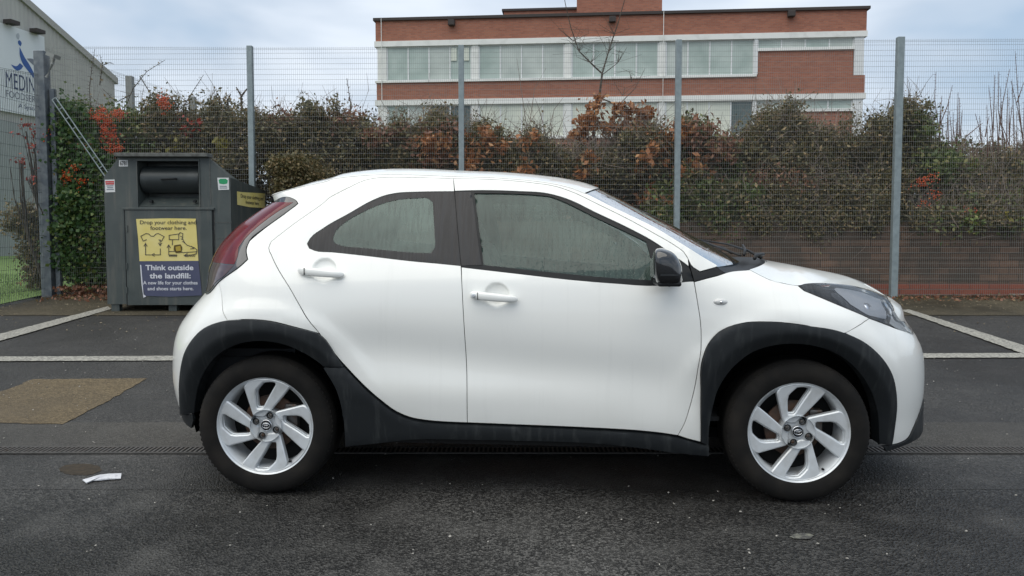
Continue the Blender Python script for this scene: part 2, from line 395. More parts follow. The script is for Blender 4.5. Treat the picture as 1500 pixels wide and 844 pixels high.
def panel(name,regions,mat,parent=car,off=0.0,gap=.0018,grid=.03,fl=.014,offfn=None,mirror=True,sm=.018,ang=38,extra=(),soft=.0012):
    """regions: list of (outer, [holes]); points in photo pixels or U((u,z))"""
    V=[];F=[];SMF=[]; nv=0
    for outer,holes in regions:
        o=smooth_loop(conv(outer),sm,ang)
        if area(o)<0: o=o[::-1]
        hs=[]
        for h in holes:
            q=smooth_loop(conv(h),sm,ang)
            if area(q)<0: q=q[::-1]
            hs.append(inset(q,-gap))
        o=inset(o,gap)
        v,f=tri2d(o,hs,grid,extra)
        f0=f
        def lift(p,d):
            u,z=p[:,0],p[:,1]; n=normal(u,z); o_=off+(offfn(p,o,hs) if offfn else 0)
            return S(u,z)+n*(np.asarray(o_+d).reshape(-1,1) if np.ndim(o_+d) else o_+d)
        bd=np.zeros(len(v)); 
        loops=[o]+hs
        dd=np.minimum.reduce([dist_edge(v,lp) for lp in loops]); bd=np.where(dd<1e-4,-soft,0)
        L3=lift(v,bd); V.append(L3); F+= [tuple(t+nv) for t in f0]; SMF+=[True]*len(f0); nv+=len(v)
        for li,lp in enumerate(loops):
            a=lift(lp,-soft); b=lift(lp,-fl)
            V.append(a);V.append(b); n=len(lp)
            for i in range(n):
                j=(i+1)%n; q=(nv+i,nv+n+i,nv+n+j,nv+j)
                F.append(q if li==0 else q[::-1]); SMF.append(False)
            nv+=2*n
    V=np.concatenate(V)
    # triangles are CCW in (u,z) which faces outward
    out=[]
    for s in ((1,-1) if mirror else (1,)):
        VV=V.copy()
        if s<0: VV[:,1]*=-1
        FF=F if s>0 else [t[::-1] for t in F]
        ob=obj(name,VV,FF,mat,parent); ob.data.polygons.foreach_set('use_smooth',np.array(SMF)); out.append(ob)
    return out
# ---- curves read off the photograph
DOOR_R=[(664.5,261.5),(606,259.8),(572,259.6),(554,260.3),(535,263.8),(511,274.5),(477,294.5),(441,320.5),(406,346.8),(397,354),(393.5,363),(397,373),(406,392),(420,415),(434,439),(467.5,488),(496,525),(510,540.5),(540,571),(560,588),(576,600),(600,611),(624,615.6),(650,617.8),(684.5,619.3)]
SEAM=[(684.5,619.3),(684,560),(682,510),(678.5,455),(675.3,391),(671,345),(667,300),(664.5,261.5)]
WIN_R=[(665.6,280.3),(606,281.3),(582,282.6),(563,286.5),(546.6,293),(511,312.8),(475.5,333),(454,349.5),(449.8,356.8),(453,363.5),(461,367),(487,369.3),(535,374.4),(606,382.7),(653,387),(675.2,389.3)]
FROST_R=[(487.6,349),(492,337.5),(506,325),(533,309.5),(560,298),(585,291.8),(610,290.2),(627,290.5),(633.5,296),(635,320),(636.3,345),(636.5,362),(631,370.3),(610,369.8),(570,366.3),(530,362.3),(499,359),(490,355.5)]
FD_TOP=[(664.5,261.5),(707,262.3),(778.5,267.5),(814,273),(838,281),(873,297.6),(920.7,321.2),(960,342.8),(990,360.5),(1002,369.5),(1008,379)]
SUR_TOP=[(666.0,279.7),(694,278.9),(760,280.2),(802,283.3),(830.6,291.3),(873,311.4),(920.7,334),(958.6,354.5),(988,375),(1009,390)]
SUR_BOT=[(1016,412),(960,418.3),(900,415),(849.6,411),(755,400.5),(675.8,391.3)]
FD_R=[(1008,379),(1011.5,391),(1016.5,412),(1023,450),(1026,470),(1027,505),(1022.5,540),(1018,566),(1010,598),(1001,624),(993,638)]
FD_BOT=[(993,638),(970,634.5),(940,631.3),(860,626.5),(760,622.3),(684.5,619.3)]
TE=[(398,286),(415,280),(440,273.8),(480,264.3),(511,258.3),(554,255.4),(600,255.4),(664,257.8),(730,260),(780,264.2),(815,269.3),(840,275.8),(857,282.5),(896,302),(928,317),(960,332.8),(1002,358.5),(1030,376),(1051,389.8)]
GL_F=[(695,282.7),(743,283),(790,285.6),(808,288),(826,295),(873,318.3),(920.7,341),(947,354),(952,372),(954,410),(897,406.6),(802,397.6),(708.5,387.4)]
CL_F_OUT=[(1026.6,647.5),(1026.6,579),(1029,526),(1037,504.7),(1049,490),(1066.5,479.3),(1086,473.6),(1129,471.6),(1176,476),(1234.6,487.5),(1266,503),(1289,524.5),(1303,547),(1309,572),(1309,610),(1303,652)]
CL_F_IN=[(1291,652),(1289.5,612),(1278,573),(1258,543),(1223,517),(1187.7,507),(1144.7,506),(1105.6,516.5),(1078,537),(1058.6,562),(1045,600),(1040,630),(1039,655)]
CL_R_OUT=[(268.6,606.5),(266.5,573.5),(268.4,542),(275.5,514),(286,496.8),(302.6,481),(325,471.5),(353.7,468),(396,470.5),(433,479.5),(467.5,488.5)]
CL_R_IN=[(281,607),(283,588),(291,557),(308,529.5),(328,513),(353.7,503.5),(382,501),(410.6,505),(444.7,519),(473,539),(493,571),(503,610),(506.5,653)]
LAMP_T=[(401,296.2),(435.5,296.2),(436.5,298.5),(420,311),(391.7,331.5),(365.6,353),(361.5,362),(363,380),(354,388.5),(330,406),(320,414),(306,429.8)]
HEAD=[(1169.5,419.2),(1178,416),(1201.5,414.6),(1226,416),(1251,419.2),(1276,425.7),(1299,434),(1304,443),(1309,456.4),(1314,465),(1325,472),(1333,479.6),(1337.5,487.3),(1322,484),(1301,476.3),(1273,466),(1243,453),(1201.5,435.6),(1178,426)]
BON=[(1098,395),(1114,403.5),(1126,409.3),(1145,414.3),(1168.6,418.3)]
# handle recesses
for px,py in ((475,396),(728,432)):
    u,z=P(px,py); DENTS.append((u,z,.056,.052,.017))
hx=[tuple(d[:2]) for d in DENTS]
ext=[(a-.075,a+.075,b-.07,b+.07,.0065) for a,b in hx]
# ---- panels
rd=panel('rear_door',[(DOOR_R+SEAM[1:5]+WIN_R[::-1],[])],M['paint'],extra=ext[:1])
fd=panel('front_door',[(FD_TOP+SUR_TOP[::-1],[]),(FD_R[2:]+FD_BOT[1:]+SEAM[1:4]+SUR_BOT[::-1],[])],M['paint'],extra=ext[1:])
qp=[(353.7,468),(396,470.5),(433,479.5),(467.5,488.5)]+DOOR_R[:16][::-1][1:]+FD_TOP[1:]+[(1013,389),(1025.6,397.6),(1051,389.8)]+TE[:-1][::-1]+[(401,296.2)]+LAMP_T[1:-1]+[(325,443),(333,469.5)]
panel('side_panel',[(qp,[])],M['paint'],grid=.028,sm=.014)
QT=[(1008,380),(1013,389.3),(1025.6,398),(1051,390.5),(1063,399),(1040,406.3),(1017,412.6)]
panel('quarter_trim',[(QT,[])],M['black'],off=-.002,grid=.03)
wing=[(1017,413),(1040,406.8),(1064,399.5)]+BON+[(1178,426),(1201.5,435.6),(1243,453),(1273.5,466.5),(1262,474.5),(1254,479.5),(1238.5,487.8)]+[p for p in CL_F_OUT if p[0]<1200][::-1]+[(1010,643.5)]+FD_R[3:][::-1]
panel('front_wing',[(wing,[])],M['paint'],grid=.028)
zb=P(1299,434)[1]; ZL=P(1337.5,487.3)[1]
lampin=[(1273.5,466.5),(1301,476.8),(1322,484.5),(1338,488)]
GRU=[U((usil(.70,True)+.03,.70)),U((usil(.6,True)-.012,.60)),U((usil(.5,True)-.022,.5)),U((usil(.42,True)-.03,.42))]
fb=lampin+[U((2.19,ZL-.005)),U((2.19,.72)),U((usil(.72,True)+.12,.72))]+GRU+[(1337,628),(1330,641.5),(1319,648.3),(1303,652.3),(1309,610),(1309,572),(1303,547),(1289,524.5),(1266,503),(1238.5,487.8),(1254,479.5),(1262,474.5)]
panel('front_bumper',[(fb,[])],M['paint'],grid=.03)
nose=[(1300.5,434.5),(1305.5,443),(1310.5,456.4),(1315.5,464.5),(1326.5,471.5),(1338,480),U((2.19,ZL+.02)),U((2.19,zb+.01)),U((1.9,zb+.005))]
panel('nose_panel',[(nose,[])],M['paint'],grid=.03)
gr=[U((2.19,.72)),U((usil(.72,True)+.12,.72))]+GRU+[U((usil(.34,True)+.02,.34)),U((2.19,.34))]
panel('grille',[(gr,[])],M['plastic'],off=-.006,grid=.04)
lip=[(1291,652.5),(1303,652.5),(1319,648.5),(1330,642),(1339,627.5),U((usil(.42,True)+.03,.42)),U((usil(.34,True)+.02,.34)),U((2.19,.34)),U((2.19,.24)),(1340,638),(1330,652),(1319,660),(1304,670),(1286,673.5)]
lip=[(1291,652.5),(1303,652.5),(1319,648.5),(1330,642),(1337,628.5),U((usil(.42,True)-.03,.415)),U((usil(.34,True)+.04,.34)),U((2.19,.34)),U((2.19,.235)),U((usil(.24,True),.235)),U((P(1286,672)[0]+.08,.225)),U((P(1286,672)[0],.215))]
panel('lower_lip',[(lip,[])],M['plastic'],off=.006,grid=.03)
lu=[U(P(*q)) for q in LAMP_T]
lampo=[U((usil(z,False)-.05,z)) for z in np.linspace(P(306,429.8)[1],P(401,296.2)[1],9)[1:-1]]
def redfn(*a): return 0
tl=panel('tail_light',[(lu+[U((usil(lu[-1][1],False)-.05,lu[-1][1]))]+lampo+[U((usil(lu[0][1],False)-.05,lu[0][1]))],[])],M['smoke'],off=.004,grid=.02,ang=50)
def outb(p0,p1,n=6,d=.049):
    za,zb_=P(*p0)[1],P(*p1)[1]; return [U((usil(z,False)-d,z)) for z in np.linspace(za,zb_,n)]
redp=[(402,297.4),(430,297.3),(403,314),(379,332),(358,352.5),(350.5,363),(349,376),(344,388)]
lens=panel('red_lens',[(redp+[(318,385.5)]+outb((316,385),(402,297.6)),[])],M['red'],off=.0062,grid=.02,fl=.003,gap=.0005)
lens2=panel('lower_lens',[([(343.5,389.5),(330,404),(318,413),(307,427)]+outb((307,427),(316,387.5))+[(318,387)],[])],M['darkred'],off=.0062,grid=.02,fl=.003,gap=.0005)
for k_ in (0,1): lens[k_].parent=tl[k_]; lens2[k_].parent=tl[k_]
ztl=lu[0][1]
hatch=[U((usil(z,False)-.055,z)) for z in np.linspace(lu[-1][1]-.0,ztl,9)]
rw=[U((-1.88,1.08)),U((-2.045,1.08)),U((-2.045,ztl-.03)),U((-1.9,ztl-.03))]
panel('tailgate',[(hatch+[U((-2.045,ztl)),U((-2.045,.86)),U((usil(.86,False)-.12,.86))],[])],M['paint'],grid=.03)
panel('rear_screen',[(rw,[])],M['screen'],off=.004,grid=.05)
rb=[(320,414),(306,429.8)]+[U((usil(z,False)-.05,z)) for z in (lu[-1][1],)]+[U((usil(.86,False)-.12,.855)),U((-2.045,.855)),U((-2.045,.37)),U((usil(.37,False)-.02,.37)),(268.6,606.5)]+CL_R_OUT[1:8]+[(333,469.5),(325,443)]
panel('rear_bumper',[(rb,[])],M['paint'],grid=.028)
rt=[(268.6,607),(281,607.5),(283,616),(280,628),U((usil(.3,False)-.01,.29)),U((-2.045,.29)),U((-2.045,.365)),U((usil(.37,False)-.02,.365))]
panel('rear_valance',[(rt,[])],M['plastic'],off=.0,grid=.03)
# cladding
def archoff(inner):
    q=smooth_loop(conv(inner),.02,closed=False)
    def f(p,o,hs):
        d=np.full(len(p),9.)
        for i in range(1,len(q)):
            a=q[i-1];b=q[i];ab=b-a;t=np.clip(((p-a)@ab)/max(ab@ab,1e-12),0,1); d=np.minimum(d,np.linalg.norm(p-a-t[:,None]*ab,axis=1))
        return np.interp(d,[0,.045,.052,.2],[-.022,.006,.008,.010])
    return f
panel('wheel_arch_trim',[(CL_F_OUT+CL_F_IN,[])],M['plastic'],off=.010,grid=.014,offfn=archoff(CL_F_IN),fl=.05,soft=.002)
split=[(500,536.5),(473,537)]
ia=[p for p in CL_R_IN if p[0]<474]
panel('wheel_arch_trim',[(CL_R_OUT+[(496,525.2),(504,536.5)]+[(474,538)]+ia[::-1],[])],M['plastic'],off=.010,grid=.014,offfn=archoff(CL_R_IN),fl=.05,soft=.002)
sill=[(474,538.4),(504.5,537)]+[(511,544),(540,574),(560,591),(576,603),(600,614),(624,618.6),(650,620.8),(684.5,622),(760,625),(860,629.5),(940,634.5),(970,637.5),(993,641.2),(1026.6,650.5),(1038.5,653),(1038.5,667.5),(1000,664),(940,656),(880,649.5),(760,645),(680,643.5),(600,643.5),(560,648),(506.5,653.5),(503,610),(493,571)]
panel('sill_trim',[(sill,[])],M['plastic'],off=.012,grid=.02,fl=.04,soft=.003)
# shutter: dark inner shell so that the gaps read as gaps
shell=[U((-2.045,.3)),U((-2.045,1.36))]+[(410,297),(440,285),(480,274),(554,262),(664,263),(780,270),(838,284),(896,308),(960,341),(1030,390),(1064,401),(1098,398),(1168,424),(1250,445),(1299,458),U((1.9,zb-.07)),U((2.19,zb-.07)),U((2.19,.25)),U((1.75,.25))]+[(1291,655)]+CL_F_IN[1:-1]+[(1039,662),(506.5,650)]+CL_R_IN[::-1][1:]
hol=[[(660,284),(606,285),(563,291),(511,317),(462,353),(470,363),(600,378),(668,386)],[(691,281.5),(743,281.8),(802,285.5),(873,315.5),(949,352),(955,409),(897,408.5),(802,399.5),(704,389.5)]]
panel('inner_shell',[(shell,hol)],M['void'],off=-.02,grid=.06,fl=.004)
# windows
panel('rear_window',[(WIN_R+[(671,345),(667.3,300)],[FROST_R])],M['frit'],off=-.003,grid=.03,gap=.001)
panel('rear_window_pane',[(FROST_R,[])],M['glass2'],off=-.0045,grid=.03,gap=-.001,fl=.001)
panel('window_surround',[([(665.6,279.8)]+SUR_TOP[1:]+[(1016,411)]+SUR_BOT[1:-1]+[(675.4,391.3),(673.2,370),(671,345),(669,322),(667.2,300)],[GL_F])],M['black'],off=-.004,grid=.03,gap=.001)
panel('front_window',[(GL_F,[])],M['glass'],off=-.010,grid=.03,gap=-.002,fl=.001)
panel('pillar_cover',[([(666,280.2),(690,280.3),(694,300),(699.5,345),(706,388.3),(675.6,389.5),(673.4,370),(671.3,345),(669.3,322),(667.5,300)],[])],M['frit'],off=-.001,grid=.03,fl=.005)
# headlamp
panel('headlight',[(HEAD,[])],M['lens'],off=.003,grid=.02,fl=.006,ang=50)
panel('headlight_bowl',[(HEAD,[])],M['gloss'],off=-.016,grid=.02,fl=.002,ang=50)
panel('headlight_reflector',[([(1229,426),(1245,420.5),(1270,427),(1292,436),(1299,450),(1302,467),(1288,464),(1268,456),(1248,443)],[])],M['reflector'],off=-.012,grid=.015,fl=.002,ang=60)
panel('running_lamp',[([(1303,446),(1307,457),(1312,466),(1323,473),(1331,480),(1334,485),(1318,481),(1306,473)],[])],M['indic'],off=-.010,grid=.02,fl=.002,ang=60)
hu,hz=P(1278,449)
for s in (1,-1):
    b=MB(); c=S(hu,hz)-normal(hu,hz)*-.0; c=S(hu,hz)-normal(hu,hz)*.03
    V,F=lathe([(.001,-.012),(.02,-.016),(.034,-.010),(.040,0),(.043,.012),(.036,.03)],28)
    V=[Vector((v[0],v[1]*1.0,v[2])) for v in V]; rot=Matrix.Rotation(R(48),3,'Z')@Matrix.Rotation(R(-25),3,'X')
    V=[rot@v+Vector(c) for v in V]
    if s<0: V=[Vector((v.x,-v.y,v.z)) for v in V]; F=[f[::-1] for f in F]
    b.add(V,F); b.build('projector_lens',[M['gloss'] if 0 else M['chrome']],car,True)
# ---- top surfaces
def strip_surface(name,edge,spine,nseg,fx,fzz,mat,parent=car,smooth=True,lip=0):
    """edge: (x,y,z) local points on the near side; spine: points on the centre line; bows across"""
    n=len(edge); V=[];F=[]; ss=np.linspace(-1,1,nseg)
    for i in range(n):
        e=np.array(edge[i]);c=np.array(spine[i])
        for s in ss:
            a=abs(s); wx=1-a**fx; wz=1-a**fzz
            V.append((e[0]+(c[0]-e[0])*wx, -e[1]*-1*a*(1 if s<0 else -1) if 0 else (e[1]*a if s<0 else -e[1]*a), e[2]+(c[2]-e[2])*wz))
    for i in range(n-1):
        for j in range(nseg-1): F.append((i*nseg+j,i*nseg+j+1,(i+1)*nseg+j+1,(i+1)*nseg+j))
    return obj(name,V,F,mat,parent,smooth)
teu=smooth_loop(conv(TE),.03,60,closed=False)
te=S(teu[:,0],teu[:,1])
# split at the header (photo x = 857)
hp=P(857,282.5); ih=int(np.argmin(np.abs(teu[:,0]-hp[0])))
er=te[:ih+1]; sp=[]
for i,p in enumerate(er):
    k=i/(len(er)-1); lead=-.06*(1-k)**6*1.0+.11*max(0,(k-.45)/.55)**2; c=.006+.042*min(1,i/12)**1.2
    sp.append((p[0]+lead,0,p[2]+c+ (.012*math.sin(math.pi*k))))
er2=er.copy()
roof=strip_surface('roof',er2,sp,33,2.2,2.6,M['paint'])
def skirt(o_name,uz,parent,mat_,dz=.003,up=.0007):
    V=[];F=[]
    for s in (1,-1):
        b0=len(V)
        for (u,z) in uz:
            q=S(u,z); q2=S(u,z-dz)+normal(np.array(u),np.array(z-dz))*up; q[2]+=.0006; V+=[(q[0],q[1]*s,q[2]),(q2[0],q2[1]*s,q2[2])]
        for i in range(len(uz)-1): f=(b0+2*i,b0+2*i+1,b0+2*i+3,b0+2*i+2); F.append(f if s>0 else f[::-1])
    return V,F
sv,sf_=skirt('x',teu[:ih+1],None,None)
m_=MB(); m_.add([tuple(v.co) for v in roof.data.vertices],[tuple(p.vertices) for p in roof.data.polygons]); m_.add(sv,sf_); bpy.data.objects.remove(roof); roof=m_.build('roof',M['paint'],car,True)
hdr=sp[-1]
# spoiler rear lip
b=MB(); e0=er2[0]; c0=np.array(sp[0]); V=[]; ns=33; F=[]
for s in np.linspace(-1,1,ns):
    a=abs(s); x=e0[0]+(c0[0]-e0[0])*(1-a**2.2); z=e0[2]+(c0[2]-e0[2])*(1-a**2.6); y=e0[1]*a*(1 if s<0 else -1)
    zl=ztl-.004
    V+=[(x,y,z),(x-.008,y,z-.010),(x-.004,y,z-.028),(x+.03,y*.985,zl)]
for j in range(ns-1):
    for k in range(3): F.append((j*4+k,j*4+k+1,(j+1)*4+k+1,(j+1)*4+k))
obj('spoiler',V,[f[::-1] for f in F],M['paint'],car,True)
# windscreen
ew=te[ih:]; n=len(ew); spw=[]
bot=np.array([1.10,0,1.085])
for i in range(n):
    k=i/(n-1); c=np.array(hdr)*(1-k)+bot*k; c[2]+=.004*math.sin(math.pi*k); spw.append(c)
ew2=ew.copy(); ew2[:,2]-=.004; ew2[:,1]+=.004
strip_surface('windscreen',ew2,spw,33,2.4,2.0,M['screen'])
# black screen border: thin band just above the glass along the header
# cowl
cu=smooth_loop(conv([(1051,390.5),(1064,399.5),(1098,395.5)]),.02,80,closed=False); ce=S(cu[:,0],cu[:,1]); n=len(ce); cs=[]
for i in range(n):
    k=i/(n-1); cs.append((1.08+.17*k,0,1.080+.010*k))
ce[:,2]-=.004
strip_surface('scuttle_panel',ce,cs,25,2.2,2.0,M['black'])
# bonnet
bp=[U(P(*q)) for q in BON]+[U(P(*q)) for q in HEAD[1:7]]+[U((1.86,zb+.004)),U((2.0,zb+.004)),U((2.19,zb+.004))]
bu=smooth_loop(conv(bp),.02,60,closed=False); be=S(bu[:,0],bu[:,1]); n=len(be)
cum=np.concatenate([[0],np.cumsum(np.linalg.norm(np.diff(be,axis=0),axis=1))]); cum/=cum[-1]
xf0=be[-1][0]; zf0=be[-1][2]
ns=26; V=[];F=[]
for sgn in (1,-1):
    base=len(V)
    for i in range(n):
        k=cum[i]; cx=1.235+(xf0-.14-1.235)*k**.9; cz=np.interp(cx,[1.2,1.4,1.55,1.7,1.8,1.9],[1.095,1.058,1.022,.978,.942,.9])
        C_=np.array([cx,0,cz]); E_=be[i]
        for j in range(ns):
            s=j/(ns-1); q=E_+(C_-E_)*s; q[0]=E_[0]+(C_[0]-E_[0])*(1-(1-s)**(1+1.3*(1-k)**2)); q[2]=E_[2]+(C_[2]-E_[2])*(1-(1-s)**2.3)+.010*math.sin(math.pi*s)**2*k*(1-k)*2
            V.append((q[0],q[1]*sgn,q[2]))
    for i in range(n-1):
        for j in range(ns-1):
            f=(base+i*ns+j,base+(i+1)*ns+j,base+(i+1)*ns+j+1,base+i*ns+j+1); F.append(f if sgn>0 else f[::-1])
m_=MB(); m_.add(V,F); bo=m_.build('bonnet',[M['paint']],car,True)
bm=bmesh.new(); bm.from_mesh(bo.data); bmesh.ops.remove_doubles(bm,verts=bm.verts,dist=.0015); bmesh.ops.recalc_face_normals(bm,faces=bm.faces); bm.to_mesh(bo.data); bo.data.polygons.foreach_set('use_smooth',[True]*len(bo.data.polygons)); bm.free()
# wipers
for (a,b_) in (((1.165,-.38,1.105),(1.00,.30,1.185)),((1.175,.25,1.11),(1.05,.70,1.14))):
    m_=MB(); m_.tube([a,(a[0]-.03,a[1]+.12,a[2]+.03),((a[0]+b_[0])/2,(a[1]+b_[1])/2,(a[2]+b_[2])/2+.02),b_],[.009,.007,.005,.004],8)
    m_.tube([(b_[0]+.05,a[1]-.05,a[2]+.012),(b_[0]+.0,b_[1]+.06,b_[2]-.0)],.006,6); m_.build('wiper',M['black'],car,True)
m_=MB()
m_.tube([(1.10,-.50,1.105),(1.13,-.42,1.118),(1.20,-.30,1.118),(1.24,-.1,1.115)],[.009,.010,.009,.006],8); m_.tube([(1.07,-.42,1.12),(1.12,-.25,1.14),(1.16,-.05,1.16)],.008,6)
m_.build('wiper',M['black'],car,True)
# door handles
for i,((u,z),side) in enumerate([(h,s) for h in hx for s in (1,-1)]):
    par=(rd if i<2 else fd)[0 if side>0 else 1]
    cu_,cz_=P(*( (473,399) if i<2 else (724,434.3)))
    m_=MB(); L=.108; prof=[]
    TT=[-1,-.992,-.97,-.93,-.86,-.74,-.6,-.4,-.2,0,.2,.4,.6,.76,.9,.97,1.0]
    for k in range(17):
        t=TT[k]; x=cu_+L*t; zz=cz_-.010*t; w_=S(x,zz,False)[1]*1.0; bow=.034-.018*abs(t)**3
        prof.append((x,w_-bow,zz))
    V=[];F=[]; nn=12
    for k,(x,y,zz) in enumerate(prof):
        t=TT[k]; h=.0185*(1-.22*max(0,t))*max(.12,(1-abs(t)**14))**.5; d=.011*max(.12,(1-abs(t)**10))**.5
        for q in range(nn):
            a=2*math.pi*q/nn; V.append((x,y-d*math.copysign(abs(math.cos(a))**.7,math.cos(a)),zz+h*math.copysign(abs(math.sin(a))**.8,math.sin(a))))
    for k in range(16):
        for q in range(nn): F.append((k*nn+q,(k+1)*nn+q,(k+1)*nn+(q+1)%nn,k*nn+(q+1)%nn))
    F.append(tuple(range(nn))); F.append(tuple(16*nn+q for q in range(nn-1,-1,-1)))
    # feet that carry the bar
    if side<0: V=[(v[0],-v[1],v[2]) for v in V]; F=[f[::-1] for f in F]
    m_.add(V,F,0)
    for t in (-.72,.70):
        x=cu_+L*t; y=S(x,cz_,False)[1]; m_.box((x,side*(y-.006),cz_-.010*t),(.022,.045,.016),None,0)
    x=cu_-L*.66; y=S(x,cz_,False)[1]-.040; m_.box((x,side*(y+.0055),cz_+.006),(.0025,.013,.033),None,1)
    if i>=2:
        xx=cu_-L*.83; V2,F2=lathe([(.001,-.001),(.007,-.0015),(.0095,0),(.0095,.01)],16); y2=S(xx,cz_,False)[1]-.0405
        V2=[(v[0]+xx,side*(v[1]+y2),v[2]+cz_+.008) for v in V2]; m_.add(V2,F2 if side>0 else [f[::-1] for f in F2],2)
    o=m_.build('door_handle',[M['paint'],M['black'],M['rim']],par); autosmooth(o,50)
# side indicator
u,z=P(1055.5,442.5)
for s in (1,-1):
    V,F=lathe([(.0005,-.009),(.012,-.008),(.020,-.005),(.024,0),(.024,.004)],24); c=S(u,z)
    V=[Vector((v[0]*1.3+c[0],s*(v[1]+c[1]),v[2]*.62+c[2])) for v in V]; m_=MB(); m_.add(V,F if s>0 else [f[::-1] for f in F],0)
    m_.box((c[0]+.002,s*(c[1]-.0095),c[2]),(.014,.004,.008),None,1)
    m_.build('side_indicator',[M['indic'],M['chrome']],car,True)
# mirror
for s in (1,-1):
    bm=bmesh.new(); bmesh.ops.create_cube(bm,size=2); bmesh.ops.subdivide_edges(bm,edges=bm.edges,cuts=9,use_grid_fill=True)
    mc=np.array([.590,-.955,1.085])
    for v in bm.verts:
        p=np.array(v.co); l=(np.abs(p)**3.6).sum()**(1/3.6); p/=l
        x,y,zz=p
        # front side (toward +x) rounder and lower; rear side (mirror glass) flat
        hz_=.080*(1-.16*max(0,x)) ; hxx=.075 if x>0 else .050
        q=np.array([x*hxx*(1-.18*max(0,zz)),y*.105,zz*hz_-.012*max(0,x)*(zz<0)])
        q[0]+= .012*q[1]/.1 -.012*(zz)
        v.co=Vector((q[0]+mc[0],s*(q[1]+mc[1]),q[2]+mc[2]))
    if s<0: bmesh.ops.reverse_faces(bm,faces=bm.faces)
    me=bpy.data.meshes.new('wing_mirror'); bm.to_mesh(me); bm.free(); me.materials.append(M['gloss']); me.polygons.foreach_set('use_smooth',[True]*len(me.polygons))
    mo=bpy.data.objects.new('wing_mirror',me); col.objects.link(mo); mo.parent=car
    m_=MB(); m_.tube([(.660,s*-.78,1.035),(.645,s*-.85,1.028),(.615,s*-.93,1.022)],[.032,.026,.028],12); m_.box((.602,s*-.955,1.016),(.100,.17,.022)); m_.build('mirror_arm',M['black'],mo,False,.010,3)
    m_=MB(); m_.b2((.5395,s*-1.02,1.04),(.546,s*-.89,1.12)); m_.build('mirror_glass',M['chrome'],mo)
    m_=MB(); m_.box((.598,s*-1.0605,1.056),(.075,.004,.008)); m_.build('mirror_trim',M['plastic'],mo)
